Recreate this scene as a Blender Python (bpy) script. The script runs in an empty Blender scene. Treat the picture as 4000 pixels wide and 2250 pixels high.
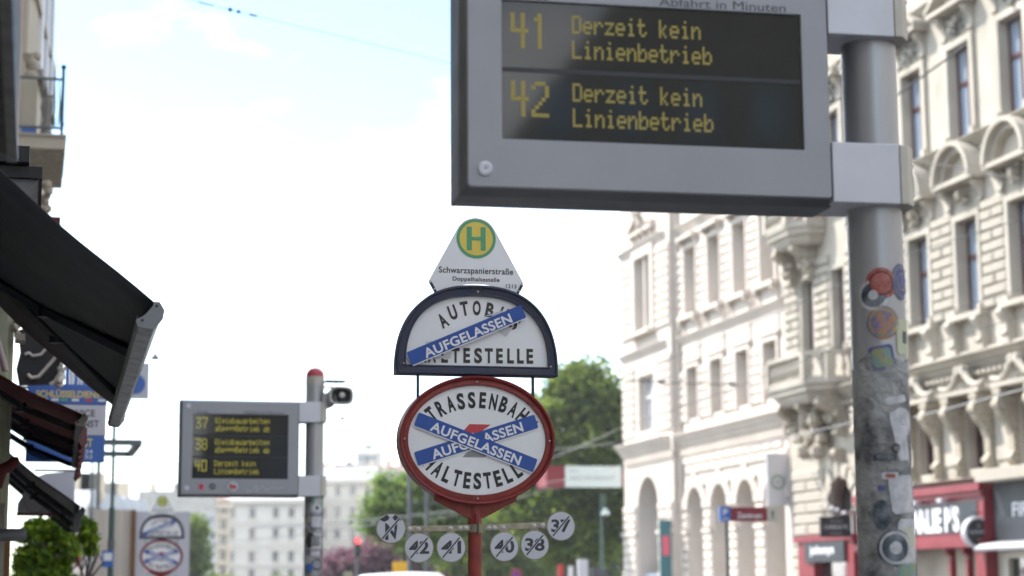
import bpy, math, random
from math import sin, cos, pi, radians, sqrt, atan2
from mathutils import Vector, Matrix
import numpy as np
random.seed(7)
SC = bpy.context.scene
COL = SC.collection
# ---------------------------------------------------------------- camera
FPX = 7400.0                                   # focal length in pixels of a 4000 px wide frame
PITCH = math.atan(1165 / FPX); ROLL = radians(-0.35)
EYE = Vector((0, 0, 1.65))
_f = Vector((0, cos(PITCH), sin(PITCH))); _r = Vector((1, 0, 0)); _u = _r.cross(_f)
CR = _r * cos(ROLL) + _u * sin(ROLL); CU = _u * cos(ROLL) - _r * sin(ROLL)
cam = bpy.data.objects.new('camera', bpy.data.cameras.new('camera')); COL.objects.link(cam)
M = Matrix((CR, CU, -_f)).transposed().to_4x4(); M.translation = EYE
cam.matrix_world = M
cam.data.sensor_width = 36; cam.data.lens = 36 * FPX / 4000
cam.data.clip_start = 0.1; cam.data.clip_end = 3000
cam.data.dof.use_dof = True; cam.data.dof.focus_distance = 9.0
cam.data.dof.aperture_fstop = 2.4; cam.data.dof.aperture_blades = 0
SC.camera = cam
# ---------------------------------------------------------------- light
SUN_EL, SUN_AZ = radians(50), radians(-62)     # azimuth clockwise from +Y: the sun stands ahead and to the left
SC.world = bpy.data.worlds.new('World'); SC.world.use_nodes = True
nt = SC.world.node_tree; N = nt.nodes; L = nt.links
bg = N['Background']
sky = N.new('ShaderNodeTexSky'); sky.sky_type = 'NISHITA'; sky.sun_disc = False
sky.sun_elevation = SUN_EL; sky.sun_rotation = SUN_AZ; sky.air_density = 1.0; sky.dust_density = 0.6; sky.ozone_density = 1.0
tc = N.new('ShaderNodeTexCoord'); mp = N.new('ShaderNodeMapping'); mp.inputs['Scale'].default_value = (1, 1, 2.2)
mp.inputs['Location'].default_value = (0.35, 0.1, 0.2)
nz = N.new('ShaderNodeTexNoise'); nz.inputs['Scale'].default_value = 3.2; nz.inputs['Detail'].default_value = 7; nz.inputs['Roughness'].default_value = 0.55
rp = N.new('ShaderNodeValToRGB'); rp.color_ramp.elements[0].position = 0.45; rp.color_ramp.elements[1].position = 0.66
mx = N.new('ShaderNodeMix'); mx.data_type = 'RGBA'
mx.inputs['B'].default_value = (8.6, 8.4, 8.3, 1)
L.new(tc.outputs['Generated'], mp.inputs['Vector']); L.new(mp.outputs[0], nz.inputs['Vector']); L.new(nz.outputs['Fac'], rp.inputs['Fac'])
L.new(rp.outputs['Color'], mx.inputs['Factor']); dk = N.new('ShaderNodeMix'); dk.data_type = 'RGBA'; dk.blend_type = 'MULTIPLY'; dk.inputs['Factor'].default_value = 1; dk.inputs['B'].default_value = (.62, .72, .74, 1); L.new(sky.outputs[0], dk.inputs['A']); L.new(dk.outputs['Result'], mx.inputs['A']); L.new(mx.outputs['Result'], bg.inputs['Color'])
bg.inputs['Strength'].default_value = 0.135
sun = bpy.data.objects.new('sun', bpy.data.lights.new('sun', 'SUN')); COL.objects.link(sun)
sun.data.energy = 2.3; sun.data.angle = radians(0.5); sun.data.color = (1, 0.94, 0.86)
sdir = Vector((sin(SUN_AZ) * cos(SUN_EL), cos(SUN_AZ) * cos(SUN_EL), sin(SUN_EL)))
sun.rotation_euler = sdir.to_track_quat('Z', 'Y').to_euler()
vs = SC.view_settings; vs.view_transform = 'Standard'; vs.look = 'None'; vs.exposure = 1.95; vs.gamma = 1; vs.use_curve_mapping = False
try: SC.cycles.max_bounces = 6; SC.cycles.diffuse_bounces = 3; SC.cycles.transmission_bounces = 4; SC.cycles.use_denoising = True
except Exception: pass
# ---------------------------------------------------------------- coordinates
TH = radians(14.2)                             # the street runs 14 degrees left of the view
ER = Vector((cos(TH), sin(TH), 0)); ED = Vector((-sin(TH), cos(TH), 0))
def st(t, s, z=0): return ER * t + ED * s + Vector((0, 0, z))
def ray(px, py): return _f + CR * ((px - 2000) / FPX) - CU * ((py - 1125) / FPX)
def P(px, py, Y): d = ray(px, py); return EYE + d * (Y / d.y)
def PS(px, py, t=None, s=None):                # street coordinates of a direction at distance t or s
    d = ray(px, py); k = t / d.dot(ER) if t is not None else s / d.dot(ED)
    p = EYE + d * k; return Vector((p.dot(ER), p.dot(ED), p.z))
REF = [150, 1900]
def ref(px, py): REF[0] = px; REF[1] = py
def T_at(px, s, py=None): return PS(px, REF[1] if py is None else py, s=s).x
def Z_at(py, s, px=None): return PS(REF[0] if px is None else px, py, s=s).z
class Plane:
    """A sign's own plane: x along it, z up; origin on the ground."""
    def __init__(s, px, py, Y, yaw):
        p = P(px, py, Y); s.o = Vector((p.x, p.y, 0)); s.yaw = yaw
        s.a = Vector((cos(yaw), sin(yaw), 0)); s.n = Vector((-sin(yaw), cos(yaw), 0))
    def uv(s, px, py, y=0.0):
        d = ray(px, py); k = ((s.o + s.n * y) - EYE).dot(s.n) / d.dot(s.n)
        p = EYE + d * k - s.o; return p.dot(s.a), p.z
# ---------------------------------------------------------------- mesh builder
class MB:
    def __init__(s): s.v = []; s.f = []; s.m = []
    def add(s, vs_, fs, m=0):
        b = len(s.v); s.v += [tuple(v) for v in vs_]; s.f += [tuple(i + b for i in f) for f in fs]; s.m += [m] * len(fs)
    def box(s, x0, x1, y0, y1, z0, z1, m=0):
        s.add([(x0,y0,z0),(x1,y0,z0),(x1,y1,z0),(x0,y1,z0),(x0,y0,z1),(x1,y0,z1),(x1,y1,z1),(x0,y1,z1)],
              [(0,3,2,1),(4,5,6,7),(0,1,5,4),(1,2,6,5),(2,3,7,6),(3,0,4,7)], m); return s
    def prism(s, poly, axis, a0, a1, m=0):
        def mk(p, a): return (a, p[0], p[1]) if axis == 'x' else ((p[0], a, p[1]) if axis == 'y' else (p[0], p[1], a))
        n = len(poly); V = [mk(p, a0) for p in poly] + [mk(p, a1) for p in poly]
        F = [tuple(range(n - 1, -1, -1)), tuple(range(n, 2 * n))] + [(i, (i + 1) % n, n + (i + 1) % n, n + i) for i in range(n)]
        s.add(V, F, m); return s
    def loft(s, loops, close=True, cap0=False, cap1=False, m=0):
        n = len(loops[0]); V = [p for l in loops for p in l]; F = []
        for j in range(len(loops) - 1):
            for i in range(n if close else n - 1):
                k = (i + 1) % n; F.append((j*n+i, j*n+k, (j+1)*n+k, (j+1)*n+i))
        if cap0: F.append(tuple(range(n - 1, -1, -1)))
        if cap1: F.append(tuple((len(loops)-1)*n + i for i in range(n)))
        s.add(V, F, m); return s
    def tube(s, pts, r, n=8, m=0):
        pts = [Vector(p) for p in pts]; loops = []; up = None
        for i, p in enumerate(pts):
            d = (pts[min(i+1, len(pts)-1)] - pts[max(i-1, 0)]).normalized()
            if up is None: up = Vector((0,0,1)) if abs(d.z) < 0.9 else Vector((1,0,0))
            a = d.cross(up).normalized(); b = d.cross(a).normalized(); up = -b if False else up
            rr = r[i] if isinstance(r, (list, tuple)) else r
            loops.append([p + (a * cos(2*pi*k/n) + b * sin(2*pi*k/n)) * rr for k in range(n)])
        return s.loft(loops, True, True, True, m)
    def bar(s, p, q, w, h, m=0, up=Vector((0,0,1))):
        p = Vector(p); q = Vector(q); d = (q - p).normalized(); a = d.cross(up).normalized() * (w/2); b = a.cross(d).normalized() * (h/2)
        return s.loft([[c + a + b, c - a + b, c - a - b, c + a - b] for c in (p, q)], True, True, True, m)
    def lathe(s, prof, c=(0,0,0), axis='z', n=20, m=0):
        loops = []
        for r, h in prof:
            l = []
            for k in range(n):
                a = 2*pi*k/n; u, w = r*cos(a), r*sin(a)
                l.append((c[0]+u, c[1]+w, c[2]+h) if axis == 'z' else ((c[0]+u, c[1]+h, c[2]+w) if axis == 'y' else (c[0]+h, c[1]+u, c[2]+w)))
            loops.append(l)
        return s.loft(loops, True, True, True, m)
    def ball(s, c, r, n=8, m=0):
        rx, ry, rz = r if isinstance(r, (tuple, list)) else (r, r, r)
        k = max(3, n // 2); loops = []
        for j in range(k + 1):
            a = pi * j / k - pi/2; q = max(cos(a), 0.02)
            loops.append([(c[0]+rx*q*cos(2*pi*i/n), c[1]+ry*q*sin(2*pi*i/n), c[2]+rz*sin(a)) for i in range(n)])
        return s.loft(loops, True, True, True, m)
    def build(s, name, mats, parent=None, smooth=False, bevel=0, **k):
        me = bpy.data.meshes.new(name)
        o0 = parent['_o'] if parent is not None and '_o' in parent.keys() else (0, 0, 0)
        V = [(a - o0[0], b - o0[1], c - o0[2]) for a, b, c in s.v]
        me.from_pydata(V, [], s.f)
        if not isinstance(mats, (list, tuple)): mats = [mats]
        for m in mats: me.materials.append(m)
        if len(mats) > 1: me.polygons.foreach_set('material_index', s.m)
        me.validate()
        if smooth:
            me.polygons.foreach_set('use_smooth', [True] * len(me.polygons)); me.set_sharp_from_angle(angle=radians(38))
        o = bpy.data.objects.new(name, me); COL.objects.link(o)
        if parent is not None: o.parent = parent; o['_o'] = tuple(o0)
        if bevel:
            b = o.modifiers.new('bevel', 'BEVEL'); b.width = bevel; b.segments = 2; b.limit_method = 'ANGLE'; b.angle_limit = radians(50)
        tag(o, **k); return o
def tag(o, label=None, category=None, group=None, kind=None):
    for k, v in (('label', label), ('category', category), ('group', group), ('kind', kind)):
        if v: o[k] = v
    return o
def thing(name, label, category, loc=(0,0,0), yaw=None, group=None, street=True):
    """An Empty at the thing's base. street=True: loc and the parts are given in street coordinates (t, s, z)."""
    o = bpy.data.objects.new(name, None); COL.objects.link(o); o.empty_display_size = 0.2
    if street: o.location = st(*loc); o.rotation_euler = (0, 0, TH); o['_o'] = tuple(loc)
    else: o.location = loc; o.rotation_euler = (0, 0, yaw or 0); o['_o'] = (0.0, 0.0, 0.0)
    return tag(o, label, category, group)
def inst(name, me, parent, loc, scale=(1,1,1), rz=0, kind=None):
    o = bpy.data.objects.new(name, me); COL.objects.link(o); o.parent = parent
    q = parent['_o']; o.location = (loc[0]-q[0], loc[1]-q[1], loc[2]-q[2]); o.scale = scale; o.rotation_euler = (0, 0, rz)
    o['_o'] = tuple(loc)
    if kind: o['kind'] = kind
    return o
def copy_tree(o, parent=None):
    c = o.copy(); COL.objects.link(c)
    if parent is not None: c.parent = parent
    for ch in list(o.children): copy_tree(ch, c)
    return c
def solo(mb, name, mats, label, category, group=None, kind=None, smooth=False, at=None):
    """A one-mesh thing in street coordinates."""
    if at is None: n = len(mb.v); at = (sum(v[0] for v in mb.v)/n, sum(v[1] for v in mb.v)/n, min(v[2] for v in mb.v))
    mb.v = [(a-at[0], b-at[1], c-at[2]) for a, b, c in mb.v]
    o = mb.build(name, mats, None, smooth, label=label, category=category, group=group, kind=kind)
    o.location = st(*at); o.rotation_euler = (0, 0, TH); o['_o'] = tuple(at)
    return o
# ---------------------------------------------------------------- materials
def mat(name, col, rough=0.6, metal=0.0, var=0.0, scale=4.0, bump=0.0, dark=None, emit=None, es=1.0, streak=False, coat=0.0, trans=0.0, spec=None):
    m = bpy.data.materials.new(name); m.use_nodes = True; t = m.node_tree; b = t.nodes['Principled BSDF']
    b.inputs['Base Color'].default_value = (*col, 1); b.inputs['Roughness'].default_value = rough; b.inputs['Metallic'].default_value = metal
    if spec is not None: b.inputs['Specular IOR Level'].default_value = spec
    if coat: b.inputs['Coat Weight'].default_value = coat; b.inputs['Coat Roughness'].default_value = 0.04
    if emit: b.inputs['Emission Color'].default_value = (*emit, 1); b.inputs['Emission Strength'].default_value = es
    if var or bump:
        c = t.nodes.new('ShaderNodeTexCoord'); mp_ = t.nodes.new('ShaderNodeMapping')
        if streak: mp_.inputs['Scale'].default_value = (1, 1, 0.12)
        n = t.nodes.new('ShaderNodeTexNoise'); n.inputs['Scale'].default_value = scale; n.inputs['Detail'].default_value = 6; n.inputs['Roughness'].default_value = 0.62
        t.links.new(c.outputs['Object'], mp_.inputs['Vector']); t.links.new(mp_.outputs[0], n.inputs['Vector'])
        if var:
            r = t.nodes.new('ShaderNodeValToRGB'); d = dark or tuple(x * (1 - var) for x in col)
            r.color_ramp.elements[0].position = 0.36; r.color_ramp.elements[1].position = 0.60
            r.color_ramp.elements[0].color = (*d, 1); r.color_ramp.elements[1].color = (*col, 1)
            t.links.new(n.outputs['Fac'], r.inputs['Fac']); t.links.new(r.outputs['Color'], b.inputs['Base Color'])
            q = t.nodes.new('ShaderNodeMapRange'); q.inputs['To Min'].default_value = min(1, rough + 0.15); q.inputs['To Max'].default_value = max(0.03, rough - 0.1)
            t.links.new(n.outputs['Fac'], q.inputs['Value']); t.links.new(q.outputs[0], b.inputs['Roughness'])
        if bump:
            bp = t.nodes.new('ShaderNodeBump'); bp.inputs['Strength'].default_value = bump; bp.inputs['Distance'].default_value = 0.02
            n2 = t.nodes.new('ShaderNodeTexNoise'); n2.inputs['Scale'].default_value = scale * 6; n2.inputs['Detail'].default_value = 4
            t.links.new(mp_.outputs[0], n2.inputs['Vector']); t.links.new(n2.outputs['Fac'], bp.inputs['Height']); t.links.new(bp.outputs[0], b.inputs['Normal'])
    return m
def leafmat(name, c1, c2, tr=0.45):
    m = bpy.data.materials.new(name); m.use_nodes = True; t = m.node_tree; b = t.nodes['Principled BSDF']; out = t.nodes['Material Output']
    g = t.nodes.new('ShaderNodeNewGeometry'); r = t.nodes.new('ShaderNodeValToRGB')
    r.color_ramp.elements[0].color = (*c1, 1); r.color_ramp.elements[1].color = (*c2, 1)
    t.links.new(g.outputs['Random Per Island'], r.inputs['Fac']); t.links.new(r.outputs[0], b.inputs['Base Color']); b.inputs['Roughness'].default_value = 0.5
    tl = t.nodes.new('ShaderNodeBsdfTranslucent'); mx_ = t.nodes.new('ShaderNodeMixShader'); mx_.inputs[0].default_value = tr
    hs = t.nodes.new('ShaderNodeHueSaturation'); hs.inputs['Value'].default_value = 1.6; t.links.new(r.outputs[0], hs.inputs['Color']); t.links.new(hs.outputs[0], tl.inputs['Color'])
    t.links.new(b.outputs[0], mx_.inputs[1]); t.links.new(tl.outputs[0], mx_.inputs[2]); t.links.new(mx_.outputs[0], out.inputs['Surface'])
    return m
MT = dict(
 signwhite=mat('enamel_white', (.86,.86,.87), .35, var=.05, scale=3),
 signgrey=mat('disc_foil', (.60,.61,.66), .45, var=.05, scale=6),
 green=mat('sign_green', (.10,.36,.17), .45), yellow=mat('sign_yellow', (.78,.60,.10), .45), black=mat('print_black', (.022,.022,.024), .5),
 brownblack=mat('print_brown_black', (.045,.042,.034), .5), foilgrey=mat('foil_grey', (.05,.05,.058), .5),
 navy=mat('navy_paint', (.028,.036,.075), .42, var=.35, scale=14, bump=.06, dark=(.045,.045,.06)), redframe=mat('red_oxide_paint', (.30,.045,.028), .5, var=.3, scale=16, bump=.08, dark=(.20,.035,.028)),
 redlip=mat('red_paint_edge', (.22,.018,.018), .38, var=.2, scale=12), tape=mat('blue_foil', (.028,.09,.37), .42, var=.12, scale=9), tapewhite=mat('white_foil', (.80,.80,.83), .4),
 redprint=mat('print_red', (.55,.055,.06), .45), greyprint=mat('print_grey', (.28,.28,.30), .5),
 steel=mat('galvanised_steel', (.42,.37,.27), .5, .6, var=.35, scale=18, bump=.1), bolt=mat('bolt_steel', (.5,.48,.46), .35, .9),
 alu=mat('anodised_grey', (.31,.315,.335), .42, .25, var=.05, scale=2), aludark=mat('housing_grey', (.125,.13,.14), .45, .2, var=.15, scale=5), clamp=mat('clamp_silver', (.56,.56,.60), .4, .3, var=.05, scale=5),
 collar=mat('collar_beige', (.50,.47,.41), .45, .3, var=.12, scale=9), pole=mat('brushed_steel', (.42,.42,.43), .38, .55, var=.12, scale=5, streak=True),
 screen=mat('screen_glass', (.017,.019,.018), .05, 0, spec=.4), led=mat('led_yellow', (.24,.20,.04), .5, emit=(.95,.75,.14), es=.022), led2=mat('led_yellow_far', (.34,.30,.04), .5, emit=(.95,.85,.06), es=.12),
 sep=mat('row_separator', (.012,.013,.016), .4), charcoal=mat('awning_charcoal', (.055,.057,.060), .85, var=.2, scale=2.5, bump=.08), barmetal=mat('awning_bar', (.13,.13,.135), .30, .8, var=.5, scale=11, streak=True),
 armdark=mat('arm_black', (.012,.013,.016), .45), armgrey=mat('arm_grey', (.035,.04,.05), .4, .2), capgrey=mat('cap_grey', (.20,.21,.225), .45),
 awred=mat('awning_red', (.10,.013,.014), .85, var=.25, scale=3), cream=mat('cap_cream', (.5,.48,.38), .5), blackpaint=mat('black_paint', (.010,.010,.012), .6, var=.2, scale=5),
 stuccoW=mat('stucco_white', (.56,.50,.44), .85, var=.10, scale=.7, bump=.15), stuccoB=mat('stucco_cream', (.45,.41,.345), .85, var=.24, scale=.5, bump=.15), stonegrey=mat('stone_grey', (.30,.285,.25), .85, var=.35, scale=1.6, bump=.3),
 stuccoL=mat('stucco_beige', (.46,.42,.34), .85, var=.12, scale=.8, bump=.1), pinkwall=mat('stucco_pink', (.42,.33,.32), .85, var=.1, scale=1),
 frameB=mat('window_brown', (.075,.022,.020), .4), frameW=mat('window_white', (.68,.67,.66), .4), pane=mat('sky_tinted_pane', (.26,.32,.40), .05, coat=1.0), paneW=mat('curtained_pane', (.33,.34,.35), .12, coat=.6), panedark=mat('dark_pane', (.02,.022,.025), .06, coat=1.0),  # pane: the pale blue of reflected sky and curtains is put into the base colour
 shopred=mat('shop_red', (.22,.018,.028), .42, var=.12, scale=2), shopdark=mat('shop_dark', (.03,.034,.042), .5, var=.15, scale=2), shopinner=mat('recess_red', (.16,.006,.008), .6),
 white=mat('white_paint', (.75,.75,.77), .5, var=.06, scale=3), offwhite=mat('board_white', (.55,.55,.60), .6, var=.06, scale=2), brown=mat('timber_brown', (.20,.10,.04), .7, var=.2, scale=4),
 blue=mat('sign_blue', (.045,.13,.42), .45), polegreen=mat('pole_green', (.05,.10,.09), .5), polegrey=mat('pole_grey', (.13,.14,.15), .5, .2, var=.2, scale=3), zinc=mat('zinc_roof', (.40,.42,.45), .6, .1, var=.15, scale=.5),
 rooftile=mat('roof_tile', (.22,.10,.08), .8, var=.3, scale=1), bark=mat('bark', (.07,.055,.04), .9, var=.4, scale=5, bump=.5), asphalt=mat('asphalt', (.05,.05,.052), .9, var=.2, scale=3, bump=.3), paving=mat('paving', (.26,.25,.24), .85, var=.15, scale=2, bump=.2),
 kerb=mat('granite_kerb', (.32,.31,.30), .8, var=.2, scale=6), rail=mat('tram_rail', (.25,.22,.2), .35, .9), silver=mat('silver_scroll', (.55,.52,.48), .45, .3, var=.3, scale=14), redlight=mat('signal_red', (.6,.02,.02), .4, emit=(1,.05,.05), es=2.2),
 wire=mat('wire_dark', (.03,.03,.03), .6), wirelight=mat('wire_light', (.35,.36,.38), .6), palegreen=mat('column_pale_green', (.40,.42,.30), .6, var=.1, scale=4), teal=mat('banner_teal', (.05,.15,.17), .6), pink=mat('print_pink', (.65,.12,.18), .6),
 gold=mat('gold_print', (.40,.33,.12), .5, var=.4, scale=45, dark=(.15,.22,.28)), carwhite=mat('car_white', (.8,.8,.8), .25, coat=.8), concretedirt=mat('glue_residue', (.38,.38,.37), .8, var=.6, scale=9, bump=.6, dark=(.10,.10,.105)),
 stkred=mat('sticker_red', (.32,.07,.055), .5, var=.45, scale=38, dark=(.40,.16,.13)), stkblue=mat('sticker_blue', (.07,.08,.24), .5, var=.4, scale=40, dark=(.16,.16,.28)), stkpale=mat('sticker_pale', (.52,.55,.38), .5, var=.1, scale=20), stkwhite=mat('sticker_white', (.58,.58,.60), .5, var=.3, scale=30), stkdark=mat('sticker_dark', (.03,.045,.06), .5, var=.4, scale=20, dark=(.2,.22,.25)),
 stkorange=mat('sticker_orange', (.45,.22,.06), .5, var=.5, scale=30, dark=(.12,.14,.30)), stkteal=mat('sticker_teal', (.16,.30,.30), .5, var=.5, scale=40, dark=(.30,.30,.12)), greenglass=mat('glass_shade', (.45,.55,.5), .1, coat=1), lamp=mat('lamp_metal', (.12,.13,.14), .5),
 domered=mat('cap_red', (.38,.03,.045), .4), horn=mat('horn_grey', (.46,.46,.44), .5), horndark=mat('horn_inside', (.09,.09,.09), .5), yellowbox=mat('yellow_board', (.75,.42,.02), .5), lightboard=mat('light_board', (.66,.74,.71), .4), violet=mat('board_violet', (.2,.06,.3), .5),
 skin=mat('sculpted_stone', (.42,.37,.29), .8, var=.35, scale=12, bump=.4),
)
LF = dict(dark=leafmat('leaf_dark', (.028,.058,.009), (.17,.22,.03), .55), light=leafmat('leaf_light', (.06,.12,.022), (.20,.27,.06), .55),
          left=leafmat('leaf_lime', (.035,.09,.006), (.24,.34,.025), .55), purple=leafmat('leaf_purple', (.09,.035,.05), (.24,.11,.14), .4))
# ---------------------------------------------------------------- text
TEXTS = {}
def _letters():
    want = {('H',.03),('Schwarzspanierstraße',.012),('Doppelhaltestelle',.014),('1213',.01),('AUFGELASSEN',.028),('Linie',.005),('Abfahrt in Minuten',.0),
      ("CHARLIE P'S",.045),('FIRST',.02),('GUINNESS',.0),('SCHLÜSSELDIENST',.02),('SERVICE',.01),('DIENST',.01),('NOTDIENST',.02),('535 34',.01),('533 52',.01),('RESTAURANT',.0),('DAS',.0),('Zentrum',.015),('P',.03),('Garage',.01),
      ("CHARLIE P'S",.0),('johnnys',.03),('TAXI',.02),('37',.03),('38',.03),('40',.03),('41',.03),('42',.03),('N',.03),('F',.04),('iscr',.0),('ISCRI',.02),('A',.03)}
    for ch in 'AUTOBSHLERN': want.add((ch, .040))
    tmp = []
    for body, off in want:
        c = bpy.data.curves.new('t', 'FONT'); c.body = body; c.size = 1; c.offset = off; c.resolution_u = 4
        if body in ('Doppelhaltestelle', '1213', 'AUFGELASSEN', 'Schwarzspanierstraße'): c.space_character = 1.06
        o = bpy.data.objects.new('t', c); COL.objects.link(o); tmp.append((body, off, o, c))
    dg = bpy.context.evaluated_depsgraph_get(); dg.update()
    for body, off, o, c in tmp:
        me = bpy.data.meshes.new_from_object(o.evaluated_get(dg))
        V = np.array([v.co[:2] for v in me.vertices]); F = [tuple(p.vertices) for p in me.polygons]
        V[:, 0] -= V[:, 0].min(); TEXTS[(body, off)] = (V, F)
        bpy.data.meshes.remove(me); bpy.data.objects.remove(o); bpy.data.curves.remove(c)
_letters()
CAP = float(TEXTS[('H', .03)][0][:, 1].max())
def tmesh(mb, body, off, cx, cz, w=None, cap=None, y=-0.002, rot=0.0, m=0, align='c', flip=False, yfun=None):
    """Print text into mb: centred at cx, baseline cz, in the x-z plane at depth y."""
    V, F = TEXTS[(body, off)]; W_ = V[:, 0].max(); sz = (cap / CAP) if cap else w / W_; sx = w / W_ if w else sz
    x = V[:, 0] * sx; z = V[:, 1] * sz
    if align == 'c': x = x - W_ * sx / 2
    if rot: z = z - (cap or sz*CAP) / 2
    c, s_ = cos(rot), sin(rot); X = cx + x * c - z * s_; Z = cz + x * s_ + z * c
    if rot: pass
    mb.add([(a, y if yfun is None else yfun(a), b) for a, b in zip(X, Z)], F, m); return mb
GL = {'D':"1111 1...1 1...1 1...1 1...1 1...1 1111",'e':"..... ..... .111. 1...1 11111 1.... .111.",'r':"..... ..... 1.11. 11..1 1.... 1.... 1....",'z':"..... ..... 11111 ...1. ..1.. .1... 11111",
'i':"..1.. ..... .11.. ..1.. ..1.. ..1.. .111.",'t':".1... .1... 1111. .1... .1... .1..1 ..11.",'k':"1.... 1.... 1..1. 1.1.. 11... 1.1.. 1..1.",'n':"..... ..... 1.11. 11..1 1...1 1...1 1...1",
'L':"1.... 1.... 1.... 1.... 1.... 1.... 11111",'b':"1.... 1.... 1.11. 11..1 1...1 1...1 1111.",'G':".111. 1...1 1.... 1.111 1...1 1...1 .1111",'l':".11.. ..1.. ..1.. ..1.. ..1.. ..1.. .111.",
's':"..... ..... .1111 1.... .111. ....1 1111.",'a':"..... ..... .111. ....1 .1111 1...1 .1111",'u':"..... ..... 1...1 1...1 1...1 1..11 .11.1",'ß':"111.. 1..1. 1.11. 1...1 1...1 1...1 1.11.",
'*':"..... ..1.. 1.1.1 .111. 1.1.1 ..1.. .....",'B':"1111. 1...1 1...1 1111. 1...1 1...1 1111.",
'4':"1..1. 1..1. 1..1. 1..1. 11111 ...1. ...1. ...1. ...1.",'1':"..1.. .11.. ..1.. ..1.. ..1.. ..1.. ..1.. ..1.. ..1..",'2':".111. 1...1 ....1 ....1 ...1. ..1.. .1... 1.... 11111",
'3':"11111 ....1 ...1. ..1.. .111. ....1 ....1 1...1 .111.",'7':"11111 ....1 ....1 ...1. ...1. ..1.. ..1.. ..1.. ..1..",'8':".111. 1...1 1...1 1...1 .111. 1...1 1...1 1...1 .111.",'0':"11111 1...1 1...1 1...1 1...1 1...1 1...1 1...1 11111"}
def led(mb, text, x, ztop, cw, h, y, a0=.12, a1=1.08, b1=.94):
    for i, ch in enumerate(text):
        if ch == ' ': continue
        rows = GL[ch].split(); dz = h / len(rows); dx = cw / 6.0
        for r, row in enumerate(rows):
            c = 0
            while c < len(row):
                if row[c] == '1':
                    a = x + i*cw + c*dx; b = ztop - r*dz
                    mb.add([(a-dx*a0, y, b-dz*b1), (a+dx*a1, y, b-dz*b1), (a+dx*a1, y, b), (a-dx*a0, y, b)], [(0,1,2,3)])
                c += 1
def rings(mb, prof, cx, cz, y0, n=32, sx=1, sz=1, rot=0):
    """Flat rings for round print: prof = [(radius, material index), ...] from outside in."""
    for k, (r, m) in enumerate(prof):
        y = y0 - k * 0.0008
        mb.add([(cx + r*sx*cos(2*pi*i/n)*cos(rot) - r*sz*sin(2*pi*i/n)*sin(rot), y, cz + r*sx*cos(2*pi*i/n)*sin(rot) + r*sz*sin(2*pi*i/n)*cos(rot)) for i in range(n)], [tuple(range(n))], m)
# ================================================================ ground
def ground():
    tag(MB().box(-900, 900, -300, 1500, -0.6, -0.16).build('ground', MT['asphalt']), kind='structure')
    for nm, t0, t1, z, m in (('road', 3.4, 21.3, -0.13, 'asphalt'), ('pavement', -3.2, 3.25, 0.0, 'paving'), ('pavement', 21.5, 26.5, 0.0, 'paving')):
        mb = MB(); mb.box(t0, t1, -40, 200, -0.155, z); o = mb.build(nm, MT[m], kind='structure'); o.rotation_euler = (0, 0, TH)
    for t in (3.25, 21.3):
        mb = MB(); mb.box(t, t + .15 if t < 10 else t + .2, -40, 200, -0.156, 0.004); o = mb.build('kerb', MT['kerb'], kind='structure'); o.rotation_euler = (0, 0, TH)
    for t in (6.2, 7.64, 9.6, 11.04):
        mb = MB(); mb.box(t - .035, t + .035, -40, 200, -0.129, -0.124); o = mb.build('tram_rail', MT['rail'], kind='structure'); o.rotation_euler = (0, 0, TH)
ground()
# ================================================================ tram stop sign
def superloop(a, b, y, n=2.45, z0=0.0, k=48, cx=0.0):
    pts = []
    for i in range(k + 1):
        u = pi * i / k; c, s_ = cos(u), sin(u)
        pts.append((cx + a * (abs(c) ** (2/n)) * (1 if c >= 0 else -1), y, z0 + b * (s_ ** (2/n) if s_ > 0 else 0)))
    for i in range(1, 8): pts.append((cx - a + 2*a*i/8, y, z0))
    return pts
def oval(a, b, y, cx, cz, k=64): return [(cx + a*cos(2*pi*i/k), y, cz + b*sin(2*pi*i/k)) for i in range(k)]
def strip(mb, cx, cz, ln, th, rot, y, wavy=0.0):
    """Blue foil strip with a white border on its lower side and white lettering."""
    c, s_ = cos(rot), sin(rot)
    def q(x, z): return (cx + x*c - z*s_, cz + x*s_ + z*c)
    def rect(l, h, dz, r, y_, m):
        pts = []
        for sx, sz, a0 in ((1,1,0),(-1,1,90),(-1,-1,180),(1,-1,270)):
            for j in range(4):
                a = radians(a0 + j*30); pts.append(q(sx*(l/2-r) + r*cos(a), dz + sz*(h/2-r) + r*sin(a)))
        mb.add([(p[0], y_, p[1]) for p in pts], [tuple(range(len(pts)))], m)
    rect(ln*.985, th*1.07, -th*.035, .002, y + .0004, 1); rect(ln, th, 0, .007, y, 0)
def strip_text(mb, cx, cz, rot, y, w, cap, m=0): tmesh(mb, 'AUFGELASSEN', .028, cx + sin(rot)*0, cz, w=w, cap=cap, y=y, rot=rot, m=m)
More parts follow.
